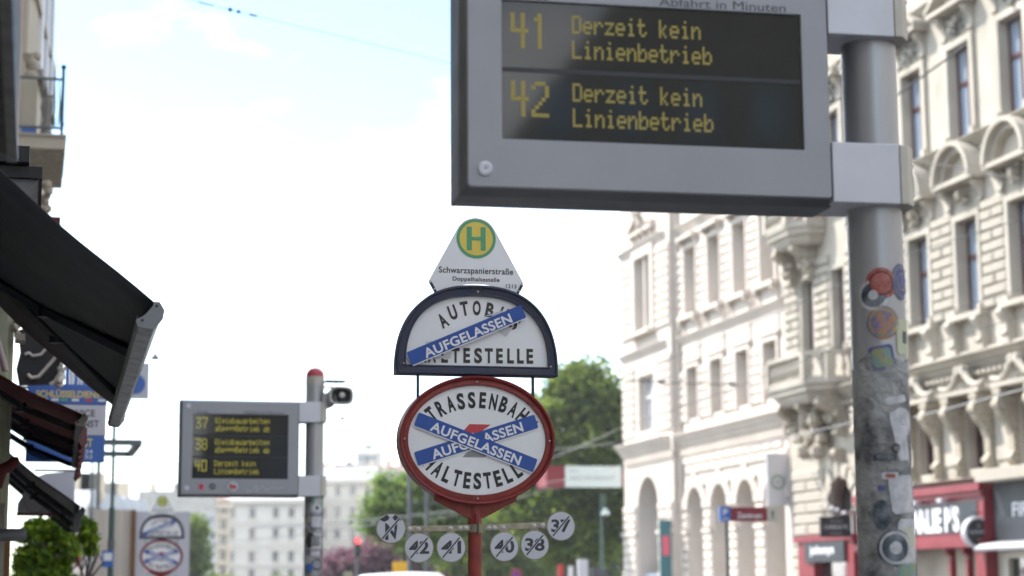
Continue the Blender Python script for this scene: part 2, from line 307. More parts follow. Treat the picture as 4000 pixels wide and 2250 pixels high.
def tram_sign():
    pl = Plane(1860, 1720, 8.5, radians(13)); U = pl.uv
    root = thing('tram_stop_sign', 'red and navy stop sign in the middle, in focus, crossed out with blue strips', 'stop sign', tuple(pl.o), pl.yaw, street=False)
    c4 = lambda x, y: U(1450 + x/2.0694, 800 + y/2.0700); c5 = lambda x, y: U(1400 + x/1.7048, 1400 + y/1.7047)
    B = lambda mb, nm, m, par=root, **k: mb.build(nm, m, par, **k)
    # pole
    ez = c5(786, 547)[1]; px = c5(786, 1200)[0]
    B(MB().lathe([(.031, .02), (.031, ez + .25)], (px, .035, 0), n=24), 'pole', MT['redframe'], smooth=True)
    B(MB().lathe([(.11, 0), (.11, .02), (.045, .05), (.034, .06)], (px, .035, 0)), 'base_plate', MT['redframe'], smooth=True)
    # oval board
    oa = (c5(1302, 547)[0] - c5(270, 547)[0]) / 2; ob = (c5(786, 118)[1] - c5(786, 975)[1]) / 2; ox = (c5(1302, 547)[0] + c5(270, 547)[0]) / 2; oz = (c5(786, 118)[1] + c5(786, 975)[1]) / 2
    ia = (c5(1242, 547)[0] - c5(326, 547)[0]) / 2; ib = (c5(786, 181)[1] - c5(786, 910)[1]) / 2
    da, db = (oa - ia), (ob - ib)
    L_ = [oval(oa, ob, .075, ox, oz), oval(oa, ob, -.022, ox, oz), oval(oa-.005, ob-.005, -.026, ox, oz), oval(oa-.012, ob-.012, -.024, ox, oz), oval(oa-.017, ob-.017, -.012, ox, oz),
          oval(oa-da*.42, ob-db*.42, -.010, ox, oz), oval(ia+.008, ib+.008, -.013, ox, oz), oval(ia+.002, ib+.002, -.013, ox, oz), oval(ia, ib, -.008, ox, oz), oval(ia, ib, .0, ox, oz)]
    fr = MB(); fr.loft(L_[:5], m=1); fr.loft(L_[4:7], m=0); fr.loft(L_[6:], m=1); fr.loft([L_[9], oval(ia, ib, .07, ox, oz), L_[0]], m=1)
    fr = B(fr, 'oval_frame', [MT['redframe'], MT['redlip']], smooth=True)
    pn = B(MB().loft([oval(ia+.001, ib+.001, .01, ox, oz), oval(ia+.001, ib+.001, -.002, ox, oz)], True, True, True), 'oval_panel', MT['signwhite'])
    for x, y in ((786, 159), (303, 537), (1268, 552), (791, 934)):
        a, b = c5(x, y); B(MB().lathe([(.0, -.019), (.0035, -.0185), (.0055, -.016), (.006, -.008)], (a, 0, b), 'y', 10), 'bolt', MT['bolt'], fr, smooth=True)
    # arc lettering of the oval board
    mb = MB()
    def arc_text(s, a, b, u0, u1, cap, w0, up=True):
        n = 400; us = [u0 + (u1-u0)*i/n for i in range(n+1)]; pts = [(a*cos(u), b*sin(u)) for u in us]
        acc = [0]
        for i in range(n): acc.append(acc[-1] + math.dist(pts[i], pts[i+1]))
        for i, ch in enumerate(s):
            tgt = acc[-1] * (i + .5) / len(s); j = min(range(n+1), key=lambda k: abs(acc[k] - tgt))
            u = us[j]; tx, tz = (-a*sin(u), b*cos(u)); tx, tz = (-tx, -tz) if up else (tx, tz)
            tmesh(mb, ch, .040, ox + pts[j][0], oz + pts[j][1], w=w0*(1.0 if ch not in 'LE' else .88), cap=cap, y=-.0032, rot=atan2(tz, tx))
    k = .000674
    arc_text('STRASSENBAHN', ia*.855, ib*.74, radians(180-18), radians(18), .068, .034)
    arc_text('HALTESTELLE', ia*.82, ib*.74, radians(180+27), radians(360-27), .068, .036, up=False)
    B(mb, 'lettering', MT['black'], pn)
    mb = MB(); q = [c5(*p) for p in ((738,438),(881,441),(800,500),(690,492))]; mb.add([(a, -.0032, b) for a, b in q], [(0,1,2,3)], 0); B(mb, 'emblem', MT['redprint'], pn); mb = MB()
    q = [c5(*p) for p in ((737,612),(880,618),(843,660),(692,657))]; mb.add([(a, -.0032, b) for a, b in q], [(0,1,2,3)], 0)
    B(mb, 'emblem', MT['greyprint'], pn)
    def foil(name_lab, p0, p1, y, wtxt, cap, ctr, fac=1.0):
        (x0, z0), (x1, z1) = p0, p1; rot = atan2(z1-z0, x1-x0); ln = math.dist(p0, p1); mb = MB()
        strip(mb, (x0+x1)/2, (z0+z1)/2, ln, .0635*fac, rot, y); o = B(mb, 'foil_strip', [MT['tape'], MT['tapewhite']], label=name_lab)
        t = MB(); strip_text(t, ctr[0], ctr[1], rot, y - .0012, wtxt, cap); B(t, 'lettering', MT['tapewhite'], o)
    foil('lower left to upper right strip on the oval', c5(383, 671), c5(1183, 419), -.0065, .437, .042, c5(790, 547))
    foil('upper left to lower right strip on the oval, over the other', c5(383, 404), c5(1174, 717), -.0105, .437, .042, c5(780, 566))
    # gusset plates below the oval
    mb = MB(); g = [c5(*p) for p in ((510, 915), (510, 945), (728, 1060), (740, 1063), (835, 1063), (847, 1058), (1058, 948), (1058, 915))]
    mb.prism(g, 'y', .012, .022); mb.box(c5(510,0)[0], c5(1058,0)[0], .010, .030, g[0][1]-.004, g[0][1]+.006); B(mb, 'gusset', MT['redframe'], bevel=.002)
    mb = MB(); mb.box(px-.006, px+.006, -.016, .0, c5(786,1090)[1], c5(786,1035)[1]); B(mb, 'gusset_rib', MT['redlip'])
    # half round board
    bx = (c4(1503, 1385)[0] + c4(197, 1370)[0]) / 2; ba = (c4(1503, 1385)[0] - c4(197, 1370)[0]) / 2; bz = c4(850, 1380)[1]; bb = c4(850, 655)[1] - bz
    wa = (c4(1422, 1300)[0] - c4(276, 1290)[0]) / 2; wz = c4(850, 1304)[1]; wb = c4(850, 742)[1] - wz
    def SL(i, y): # inset i from outer
        f = i / (ba - wa); return superloop(ba - i, bb + (wb + wz - bz - bb) * f - (wz - bz) * f, y, z0=bz + (wz - bz) * f, cx=bx)
    w = ba - wa
    L_ = [SL(0, .06), SL(0, -.022), SL(.004, -.027), SL(.010, -.027), SL(.014, -.018), SL(w*.80, -.016), SL(w*.86, -.019), SL(w*.97, -.019), SL(w, -.012), SL(w, 0)]
    fr = MB(); fr.loft(L_); fr.loft([L_[9], SL(w, .055), L_[0]]); fr = B(fr, 'half_round_frame', MT['navy'], smooth=True)
    pn = B(MB().loft([SL(w-.001, .01), SL(w-.001, -.002)], True, True, True), 'half_round_panel', MT['signwhite'])
    for x, y in ((855, 709), (257, 1286), (1443, 1315)):
        a, b = c4(x, y); B(MB().lathe([(.0, -.024), (.0035, -.0235), (.0055, -.021), (.006, -.014)], (a, 0, b), 'y', 10), 'bolt', MT['bolt'], fr, smooth=True)
    mb = MB()
    for ch, x, y, r in (('A',577,935,31),('U',657,868,20),('T',752,838,10),('O',852,833,0),('B',958,850,-12),('U',1066,885,-24),('S',1163,955,-38)):
        a, b = c4(x, y); tmesh(mb, ch, .040, a, b, w=.037, cap=.062, y=-.0032, rot=radians(r) or 1e-4)
    xs = [412, 490, 592, 681, 771, 863, 950, 1036, 1125, 1205, 1281]
    for ch, x in zip('HALTESTELLE', xs):
        a, b = c4(x, 1212 + (x-412)*.013); tmesh(mb, ch, .040, a, b, w=.031 if ch in 'LE' else .037, cap=.064, y=-.0032, rot=1e-4)
    B(mb, 'lettering', MT['brownblack'], pn)
    foil('blue strip rising to the right across the half round board', c4(299, 1252), c4(1222, 866), -.0245, .437, .042, c4(772, 1063))
    # crumpled clear foil edges
    mb = MB()
    for pts in (((1015,1020),(1090,1066),(1150,985)), ((470,1250),(640,1240),(645,1200)), ((905,905),(1055,855),(1075,880)), ((440,1110),(450,1150),(520,1100))):
        q = [c4(*p) for p in pts]; mb.add([(a, -.0045 - .001*i, b) for i, (a, b) in enumerate(q)], [(0,1,2)])
    B(mb, 'foil_scrap', mat('clear_foil', (.62,.62,.65), .25), pn)
    # link bars
    for x, z1, z0 in ((383, 1370, 0), (1314, 1392, 0)):
        a, top = c4(x, z1); u = (a - ox) / oa; bot = oz + ob * sqrt(max(0, 1 - u*u)) - .012
        B(MB().box(a-.005, a+.005, .01, .03, bot, top+.01), 'link_bar', MT['navy'], bevel=.001)
    a, b = c4(850, 1380); B(MB().box(a-.045, a+.045, .0, .04, b-.012, b+.002), 'saddle', MT['redlip'], bevel=.003)
    # H plate
    cx, cz = c4(848, 275); R = .0915 * 1.07; poly = []
    cl = c4(465, 612); cr = c4(1232, 636); ll = c4(540, 716); lr = c4(1174, 738)
    for i in range(17):
        a = radians(28 + 124 * i / 16); poly.append((cx + R*cos(a), cz + R*sin(a)))
    poly += [cl, ll]
    mid = c4(852, 641)
    for i in range(1, 12):
        f = i/12; x = ll[0] + (lr[0]-ll[0])*f; base = ll[1] + (lr[1]-ll[1])*f; poly.append((x, base + (mid[1] - (ll[1]+lr[1])/2) * (1-(2*f-1)**2)))
    poly += [lr, cr]
    pn = B(MB().prism(poly, 'y', 0, .003), 'trapezoid_plate', MT['signwhite'])
    mb = MB(); rings(mb, [(.0915, 0), (.0775, 1)], cx, cz, -.0012, 48)
    hw, hh, sw = .044, .0545, .0235
    for x0, x1, z0, z1 in ((-hw, -hw+sw, -hh, hh), (hw-sw, hw, -hh, hh), (-hw+sw, hw-sw, -sw*.35, sw*.35)): mb.add([(cx+x0, -.0032, cz+z0), (cx+x1, -.0032, cz+z0), (cx+x1, -.0032, cz+z1), (cx+x0, -.0032, cz+z1)], [(0,1,2,3)], 0)
    B(mb, 'stop_symbol', [MT['green'], MT['yellow']], pn)
    mb = MB(); a, b = c4(848, 556); tmesh(mb, 'Schwarzspanierstraße', .012, a, b, w=.345, cap=.028, y=-.0015)
    a, b = c4(848, 618); tmesh(mb, 'Doppelhaltestelle', .014, a, b, w=.218, cap=.0192, y=-.0015); a, b = c4(1131, 675); tmesh(mb, '1213', .01, a, b, w=.049, cap=.018, y=-.0015)
    B(mb, 'lettering', MT['black'], pn)
    for (x0, y0, x1, y1) in ((472, 618, 530, 725), (1222, 645, 1172, 738)):
        p, q = c4(x0, y0), c4(x1, y1); o = B(MB().bar((p[0], -.004, p[1]), (q[0], -.004, q[1]), .008, .013, up=Vector((1,0,0))), 'plate_bracket', MT['navy'], bevel=.002)
        for f in (.08, .62):
            a, b = p[0] + (q[0]-p[0])*f, p[1] + (q[1]-p[1])*f; B(MB().lathe([(.0, -.0145), (.004, -.0135), (.005, -.009), (.005, -.006)], (a, 0, b), 'y', 8), 'bolt', MT['bolt'], o, smooth=True)
    # cross bar with the line discs
    zb = c5(786, 1131)[1]; B(MB().lathe([(.036, -.018), (.036, .018)], (px, .035, zb), n=24), 'pipe_clamp', MT['steel'], smooth=True)
    B(MB().box(px+.004, px+.012, -.03, .0, zb-.024, zb+.024), 'clamp_lug', MT['steel'], bevel=.002)
    for (x0, y0, x1, y1) in ((320, 1136, 740, 1130), (832, 1126, 1243, 1110)):
        p, q = c5(x0, y0), c5(x1, y1); B(MB().bar((p[0], -.008, p[1]), (q[0], -.008, q[1]), .006, .026, up=Vector((0,0,1))), 'cross_bar', MT['steel'], bevel=.0015)
    for x, y in ((340,1137),(399,1137),(610,1132),(677,1131),(714,1130),(867,1130),(903,1129),(962,1127),(1167,1116),(1224,1112)):
        a, b = c5(x, y); o = B(MB().lathe([(.0105, -.012), (.0105, -.0145), (.006, -.015)], (a, 0, b), 'y', 14), 'washer', MT['bolt'], smooth=True)
        B(MB().lathe([(.0065, -.0145), (.0065, -.020), (.003, -.021)], (a, 0, b), 'y', 6), 'nut', MT['bolt'], o)
    for lab, x, y, by in (('N',213,1133,0),('42',400,1262,1150),('41',613,1260,1148),('40',967,1255,1142),('38',1169,1243,1130),('37',1343,1118,0)):
        a, b = c5(x, y); r = .0658
        if by: t = c5(x, by); B(MB().box(a-.017, a+.017, -.0115, -.0085, b + r - .006, t[1]+.014), 'disc_tab', MT['steel'])
        else: s_ = 1 if a < px else -1; B(MB().box(min(a, a+s_*.09), max(a, a+s_*.09), -.0115, -.0085, b-.013, b+.013), 'disc_tab', MT['steel'])
        d = B(MB().lathe([(r, -.009), (r, -.0145), (r-.002, -.0155), (r-.004, -.0150)], (a, 0, b), 'y', 48), 'line_disc', MT['steel'], smooth=True, label='round disc of crossed out line ' + lab)
        mb = MB(); rings(mb, [(r-.0035, 0)], a, b, -.0160, 48); B(mb, 'disc_face', MT['signgrey'], d)
        mb = MB()
        if lab == 'N':
            q = [(-.029,-.052),(-.011,-.052),(-.013,.0),(.013,-.052),(.028,-.052),(.029,.012),(.014,.005),(.013,-.018),(-.012,.022),(-.027,.030)]
            q = [(-.026,-.050),(-.011,-.050),(-.012,-.006),(.020,-.051),(.027,.0),(.028,.022),(.016,.016),(.014,-.018),(-.013,.016),(-.026,.026)]
            mb.add([(a+u, -.0168, b+v) for u, v in q], [(0,1,2,9),(2,8,9),(2,3,7,8),(3,4,7),(4,5,6,7)])
            for sx in (-1, 1):
                ex = [(-.040*1, .052), (-.022, .058), (-.006, .049), (-.018, .036), (-.033, .029), (-.048, .040)]
                ex = [(-.018,.060),(-.006,.048),(-.014,.036),(-.030,.029),(-.042,.034),(-.050,.040)]
                mb.add([(a + (u if sx < 0 else -u*.98 - .0), -.0168, b+v) for u, v in ex], [tuple(range(6))])
        else: tmesh(mb, lab, .03, a, b-.024, w=.090, cap=.054, y=-.0168)
        B(mb, 'line_number', MT['foilgrey'], d)
        mb = MB(); c, s_ = cos(radians(49)), sin(radians(49))
        if lab != 'N': ln = .058
        else: ln = .060
        def rb(w_, y_, m): mb.add([(a + x*c - z*s_, y_, b + x*s_ + z*c) for x, z in ((-ln,-w_),(ln,-w_),(ln,w_),(-ln,w_))], [(0,1,2,3)], m)
        rb(.0062, -.0174, 0); rb(.0032, -.0180, 1); B(mb, 'cancel_stroke', [MT['signgrey'], MT['foilgrey']], d)
tram_sign()
# ================================================================ departure displays
def cyl_patch(mb, cx, cy, R, ang, z, prof, sx=1, sz=1, rot=0, shape='round', n=28, m0=0):
    """A sticker bent round a pole: concentric outlines, each with its own colour."""
    for k, (r, m) in enumerate(prof):
        RR = R + .0008 + k * .0007; pts = []
        for i in range(n):
            a = 2*pi*i/n
            if shape == 'round': u, w = r*cos(a), r*sin(a)
            else:
                q = max(abs(cos(a)), abs(sin(a))); u, w = r*cos(a)/q, r*sin(a)/q
            u *= sx; w *= sz; u, w = u*cos(rot)-w*sin(rot), u*sin(rot)+w*cos(rot); pts.append((u, w))
        loops = []
        for f in (.02, .35, .7, 1.0): loops.append([(cx + RR*sin(ang + u*f/R), cy - RR*cos(ang + u*f/R), z + w*f) for u, w in pts])
        mb.loft(loops, True, True, False, m)
def display(px, py, Y, yaw, label, panel, screen, pole_px, zc, rows, header, ztop_pole, big, stickers):
    pl = Plane(px, py, Y, yaw); U = pl.uv
    root = thing('departure_display', label, 'information display', tuple(pl.o), yaw, street=False)
    B = lambda mb, nm, m, par=root, **k: mb.build(nm, m, par, **k)
    x0, x1, z0, z1 = panel; sx0, sx1, sz0, sz1 = screen
    cx, R = pole_px, .0905; cy = .125
    # housing with a rebate, then the front panel with its screen opening
    mb = MB(); e = .018
    mb.loft([[(x0-a, y, z0-a), (x1+a, y, z0-a), (x1+a, y, z1+a), (x0-a, y, z1+a)] for a, y in ((0,.012),(.004,.03),(e*.9,.06),(e,.07),(e,.235),(e-.012,.248))], True, True, True)
    B(mb, 'housing', MT['aludark'], bevel=.004)
    def rr(a0, a1, b0, b1, r, y, n=5):
        pts = []
        for cx_, cz_, s0 in ((a1-r, b1-r, 0), (a0+r, b1-r, 90), (a0+r, b0+r, 180), (a1-r, b0+r, 270)):
            for j in range(n): a = radians(s0 + 90*j/(n-1)); pts.append((cx_ + r*cos(a), y, cz_ + r*sin(a)))
        return pts
    mb = MB(); mb.loft([rr(x0, x1, z0, z1, .012, .018), rr(x0, x1, z0, z1, .012, .003), rr(x0+.003, x1-.003, z0+.003, z1-.003, .010, 0), rr(sx0-.003, sx1+.003, sz0-.003, sz1+.003, .002, 0), rr(sx0, sx1, sz0, sz1, .001, .002), rr(sx0, sx1, sz0, sz1, .001, .016)])
    B(mb, 'front_panel', MT['alu'])
    scr = B(MB().box(sx0-.002, sx1+.002, .010, .0155, sz0-.002, sz1+.002), 'screen', MT['screen'])
    n = len(rows); rh = (sz1 - sz0 - .006) / n
    for i in range(1, n): B(MB().box(sx0, sx1, .0085, .0098, sz1 - rh*i - .009, sz1 - rh*i + .006), 'row_separator', MT['sep'], scr)
    sw = sx1 - sx0
    for i, (num, a, b) in enumerate(rows):
        zt = sz1 - rh*i
        for nm, txt, x, z, cw, hh in (('line_number', num, .032, .17, .066, .52), ('message_line', a, .232, .17, .0362, .27), ('message_line', b, .232, .54, .0362, .27)):
            mb = MB(); led(mb, txt, sx0 + sw*x, zt - rh*z, sw*cw, rh*hh, .0092, *((.12, 1.08, .94) if n == 2 else (-.05, .78, .72))); B(mb, nm, MT['led'] if n == 2 else MT['led2'], scr, kind='stuff')
    mb = MB(); tmesh(mb, 'Linie', .005, sx0 + sw*.10, sz1 + .006, w=sw*.11, cap=.028, y=-.001); tmesh(mb, 'Abfahrt in Minuten', .0, sx0 + sw*.735, sz1 + .006, w=sw*.43, cap=.030, y=-.001)
    B(mb, 'header_lettering', MT['foilgrey'])
    for a in (x0 + .055, ):
        for b in (z0 + .058, z1 - .05):
            o = B(MB().lathe([(.024, 0), (.0235, -.006), (.016, -.009), (.008, -.007), (.003, -.006)], (a, 0, b), 'y', 20), 'panel_screw', MT['clamp'], smooth=True)
            B(MB().lathe([(.0045, -.0062), (.0045, -.0066)], (a, 0, b), 'y', 6), 'socket', MT['greyprint'], o)
    # pole
    pb = ztop_pole
    mb = MB(); mb.lathe([(R, zc), (R, pb)], (cx, cy, 0), n=40); B(mb, 'pole', MT['pole'], smooth=True)
    mb = MB(); mb.lathe([(R+.001, .03), (R+.001, zc)], (cx, cy, 0), n=40); B(mb, 'lower_pole', MT['concretedirt'], smooth=True)
    B(MB().lathe([(.19, 0), (.19, .025), (R+.01, .03), (R+.005, .1)], (cx, cy, 0), n=32), 'base_flange', MT['aludark'], smooth=True)
    prof = [(R, pb), (R, pb+.006)] + [(R*cos(a), pb+.006 + R*.95*sin(a)) for a in [pi/2*i/8 for i in range(8)]]
    B(MB().lathe(prof, (cx, cy, 0), n=32), 'pole_cap', MT['domered'], smooth=True)
    B(MB().lathe([(R+.0015, pb-.085), (R+.0015, pb-.002)], (cx, cy, 0), n=32), 'pole_band', MT['collar'], smooth=True)
    # two clamps
    for zb in (z0 - .012, z1 + .012 - .2):
        zt = zb + .2
        mb = MB().box(x1 + .004, cx + .045, .0, .24, zb, zt); B(mb, 'clamp_arm', MT['clamp'], bevel=.003)
        q = [(cx+.047, -.001), (cx+.075, .004), (cx+.108, .045), (cx+.112, .125), (cx+.108, .2), (cx+.07, .245), (cx+.047, .25)]
        o = B(MB().prism(q, 'z', zb+.001, zt-.001), 'clamp_collar', MT['collar'], bevel=.003)  # warm beige of the reflected facade is put into the collar colour
        for dz in (.05, .15): B(MB().lathe([(.007, .110), (.007, .128), (.004, .130)], (cx, .09, zb+dz), 'x', 8), 'bolt', MT['bolt'], o)
    for nm, lab, ang, z, prof, kw in stickers:
        mb = MB(); mats = []; pr = []
        for r, m in prof:
            mats.append(MT[m]); pr.append((r, len(mats)-1))
        cyl_patch(mb, cx, cy, R+.002, ang, z, pr, **kw); B(mb, nm, mats, label=lab)
    return root, pl, B, cx, cy, R
def rect_from(pl, L_, R_, T_, B_): # px of left, right at mid height etc
    pass
pb_ = Plane(2500, 500, 5.9, radians(10.7)); U = pb_.uv
x0, z0 = U(1827, 727); x1, _ = U(3252, 770); sx0, sz0 = U(1962, 541); sx1, sz0b = U(3142, 586); sz1 = (U(1962, 6)[1] + U(3130, 51)[1]) / 2; sz0 = (sz0 + sz0b) / 2
cxp = pb_.uv(3398, 373, .125)[0]; zc = pb_.uv(3410, 1430, .03)[1]
def bz(py): return pb_.uv(3420, py, .03)[1]
stk = [('sticker', 'red round sticker with a black and white one over its lower left', -.22, bz(1105), [(.052,'stkred'),(.040,'awred'),(.036,'stkred')], {}),
 ('sticker', 'round sticker with white rim and dark portrait', -.52, bz(1150), [(.050,'stkwhite'),(.040,'stkdark'),(.016,'stkwhite')], {}),
 ('sticker', 'violet and yellow oval sticker', .62, bz(1095), [(.048,'stkblue'),(.042,'gold'),(.038,'stkblue'),(.024,'gold'),(.020,'stkblue')], dict(sx=.9, sz=1.25)),
 ('sticker', 'round orange collage sticker', -.20, bz(1258), [(.055,'stkorange'),(.047,'gold'),(.040,'stkorange')], {}),
 ('sticker', 'blue bordered square sticker with yellow centre', -.28, bz(1395), [(.040,'stkblue'),(.030,'stkteal'),(.014,'gold')], dict(shape='sq', rot=.17)),
 ('sticker', 'pale green rectangular sticker', .72, bz(1312), [(.040,'stkpale'),(.014,'stkdark')], dict(shape='sq', sz=1.45)),
 ('sticker', 'plain white round sticker', .42, bz(1645), [(.046,'stkwhite'),(.012,'greyprint'),(.010,'stkwhite')], {}),
 ('sticker', 'black and white round sticker with letter', -.05, bz(2140), [(.060,'stkdark'),(.052,'stkwhite'),(.044,'stkdark'),(.020,'stkwhite')], {}),
 ('sticker', 'white rectangular sticker with pale yellow disc', .58, bz(2115), [(.048,'stkwhite')], dict(shape='sq', sz=1.5)),
 ('sticker', 'pale yellow disc', .58, bz(2100), [(.036,'stkpale')], {}),
 ('sticker', 'turquoise scrap of a sticker', .5, bz(2225), [(.045,'stkteal')], dict(shape='sq', sz=.5)),
 ('sticker', 'torn white strip sticker', .18, bz(1560), [(.030,'stkwhite')], dict(shape='sq', sx=1.3, sz=.4, rot=.2)),
 ('sticker', 'black torn scrap', -.3, bz(1785), [(.036,'black'),(.030,'stkdark')], dict(shape='sq', sz=.28)),
 ('sticker', 'small red and white scrap', -.15, bz(1858), [(.028,'stkwhite'),(.016,'stkred')], dict(shape='sq', sz=.4)),
 ('sticker', 'small blue scrap', -.45, bz(1905), [(.014,'stkblue')], dict(shape='sq', sz=.6)),
 ('sticker', 'light residue of a torn sheet', .35, bz(1930), [(.05,'stkwhite')], dict(shape='sq', sz=1.2, rot=.1)),
 ('glue_patch', None, -.75, bz(1420), [(.034,'concretedirt')], dict(shape='sq', sz=.9, rot=.5)), ('glue_patch', None, -.1, bz(1440), [(.030,'concretedirt')], dict(shape='round', sz=.8)), ('glue_patch', None, .35, bz(1425), [(.036,'concretedirt')], dict(shape='sq', sz=.5, rot=-.3)), ('glue_patch', None, .95, bz(1430), [(.03,'concretedirt')], dict(shape='round')), ('glue_patch', None, .3, bz(1700), [(.05,'stkwhite')], dict(shape='sq', sx=.5, sz=1.6, rot=.2)), ('glue_patch', None, -.5, bz(2010), [(.03,'stkdark')], dict(shape='round', sz=1.6)), ('glue_patch', None, .1, bz(1750), [(.016,'black'),(.010,'concretedirt')], {}),
 ('sticker', 'dark residue patch', .1, bz(1500), [(.030,'concretedirt')], dict(shape='sq', sz=.7, rot=.4)),]
display(2500, 500, 5.9, radians(10.7), 'large grey display in the foreground showing lines 41 and 42', (x0, x1, z0, sz1 + .13), (sx0, sx1, sz0, sz1), cxp, zc,
   [('41', 'Derzeit kein', 'Linienbetrieb'), ('42', 'Derzeit kein', 'Linienbetrieb')], True, sz1 + .55, True, stk)
ps_ = Plane(935, 1750, 18.5, radians(14)); U = ps_.uv
g3 = lambda x, y: (650 + x/1.7053, 1400 + y/1.7047)
x0, z0 = U(*g3(96, 901)); x1, z0b = U(*g3(875, 912)); _, z1 = U(*g3(105, 283)); sx0, sz1 = U(*g3(178, 367)); sx1, sz1b = U(*g3(813, 378)); _, sz0 = U(*g3(167, 800)); _, sz0b = U(*g3(806, 805))
cxs = ps_.uv(*g3(986, 600), .125)[0]; zcs = ps_.uv(*g3(980, 916), .03)[1]; ztp = ps_.uv(*g3(987, 122), .125)[1]
def cz_(y): return ps_.uv(*g3(980, y), .03)[1]
stk = [('sticker', 'green and white sticker at the top', .35, cz_(940), [(.055,'green'),(.035,'stkwhite')], dict(shape='sq')),
 ('sticker', 'round black and white sticker with ragged rim', .2, cz_(995), [(.068,'stkwhite'),(.060,'stkdark'),(.052,'stkwhite'),(.02,'stkdark')], {}),
 ('sticker', 'white sheet with dark blue lower edge', .25, cz_(1088), [(.062,'stkblue'),(.055,'stkwhite')], dict(shape='sq')),
 ('sticker', 'torn pale sheet', .15, cz_(1215), [(.075,'stkwhite'),(.05,'concretedirt')], dict(shape='sq', sx=.8)),
 ('sticker', 'black scribbled lettering', .1, cz_(1300), [(.06,'stkdark'),(.05,'stkwhite')], dict(shape='sq', sz=.5)),
 ('sticker', 'round dark smiling sticker', .25, cz_(1372), [(.058,'stkdark'),(.04,'greyprint')], {}),
 ('sticker', 'small blue square sticker', -.6, cz_(1392), [(.035,'blue')], dict(shape='sq')),
 ('sticker', 'yellow scrap', -.7, cz_(1070), [(.03,'gold')], dict(shape='sq')),
 ('sticker', 'dark torn patch', -.5, cz_(1210), [(.05,'black')], dict(shape='round', sz=1.5)),]
root, pl, B, cx, cy, R = display(935, 1750, 18.5, radians(14), 'smaller grey display left of the stop sign showing lines 37, 38 and 40', (x0, x1, (z0+z0b)/2, z1), (sx0, sx1, (sz0+sz0b)/2, (sz1+sz1b)/2), cxs, zcs,
   [('37', 'Gleisbauarbeiten', 'aße***Betrieb ab'), ('38', 'Gleisbauarbeiten', 'aße***Betrieb ab'), ('40', 'Derzeit kein', 'Linienbetrieb')], True, ztp, False, stk)
U = pl.uv
a, b = U(*g3(232, 855)); mb = MB(); rings(mb, [(.032, 0)], a, b, -.002); tmesh(mb, 'F', .04, a, b-.016, w=.022, cap=.032, y=-.004, m=1); B(mb, 'sticker', [MT['pink'], MT['black']], label='small pink round sticker with a letter F')
a, b = U(*g3(307, 853)); mb = MB(); rings(mb, [(.031, 0), (.021, 1), (.014, 0), (.007, 1)], a, b, -.002); B(mb, 'sticker', [MT['black'], MT['greyprint']], label='small black round sticker')
a, b = U(*g3(441, 853)); mb = MB(); rings(mb, [(.060, 0), (.056, 1), (.043, 0), (.040, 1)], a, b, -.002)
mb.add([(a+u, -.0065, b+v) for u, v in ((-.026,.02),(.012,.014),(.034,.008),(.03,-.024),(.0,-.02),(-.022,-.012))], [(0,1,2,3,4,5)], 2); mb.add([(a+u, -.0062, b+v) for u, v in ((-.032,.03),(-.026,.028),(-.018,-.03),(-.024,-.032))], [(0,1,2,3)], 0)
B(mb, 'sticker', [MT['black'], MT['stkwhite'], MT['redprint']], label='round white sticker with a red flag')
mb = MB(); pts = [g3(*p) for p in ((535,868),(545,888),(570,880),(600,845),(598,885),(640,850),(660,878),(700,860),(740,868),(780,858))]
for p, q in zip(pts, pts[1:]): (a, b), (c, d) = U(*p), U(*q); mb.bar((a, -.001, b), (c, -.001, d), .001, .004, up=Vector((1,0,0.1)))
B(mb, 'scribble', MT['offwhite'])
# horn loudspeaker on the small display's pole
def uvd(x, y, d): u, w = pl.uv(*g3(x, y), d); return (u, d, w)
hp = thing('horn_loudspeaker', 'grey horn loudspeaker with a flat cover, mounted on the pole of the smaller display', 'loudspeaker', tuple(pl.o), pl.yaw, street=False)
h = uvd(1165, 248, -.05); 
def rbox(c, w, hh, y): return [(c[0] + w*(abs(cos(a))**.6)*(1 if cos(a)>0 else -1), y, c[2] + hh*(abs(sin(a))**.6)*(1 if sin(a)>0 else -1)) for a in [2*pi*i/24 for i in range(24)]]
mb = MB(); mb.loft([rbox(h, .098, .070, -.0555), rbox(h, .060, .045, .02)], m=0); B2 = lambda mb, nm, m, par=hp, **k: mb.build(nm, m, par, **k)
B2(mb, 'horn_mouth', MT['horndark'], smooth=True)
mb = MB(); mb.loft([rbox(h, .098, .070, -.054), rbox(h, .116, .086, -.062), rbox(h, .122, .092, -.050), rbox((h[0]-.02,0,h[2]), .105, .075, .03), rbox((h[0]-.05,0,h[2]-.01), .07, .06, .12), rbox((h[0]-.05,0,h[2]-.01), .065, .055, .2)], True, False, True); B2(mb, 'horn_body', MT['horn'], smooth=True)
B2(MB().lathe([(.03,-.045),(.028,-.06),(.012,-.066)], h, 'y', 16), 'driver_cap', MT['horn'], smooth=True)
q = uvd(1075, 280, .15); B2(MB().lathe([(.075, -.08),(.08,.02),(.07,.1)], (q[0], .15, q[2]), 'y', 20), 'driver_housing', MT['horn'], smooth=True)
a = uvd(1045, 152, .05); b = uvd(1190, 141, .05); B2(MB().box(cx+R-.005, b[0], -.05, .16, a[2]-.006, a[2]+.004), 'cover_plate', MT['lamp'])
B2(MB().tube([(h[0]-.05, .06, a[2]-.004), (h[0]-.02, .06, a[2]-.05), (h[0]-.02, .06, h[2]+.06)], .005), 'hanger', MT['lamp'])
B2(MB().box(cx+R-.01, h[0]-.04, .1, .13, a[2]-.06, a[2]-.045), 'bracket', MT['lamp'])
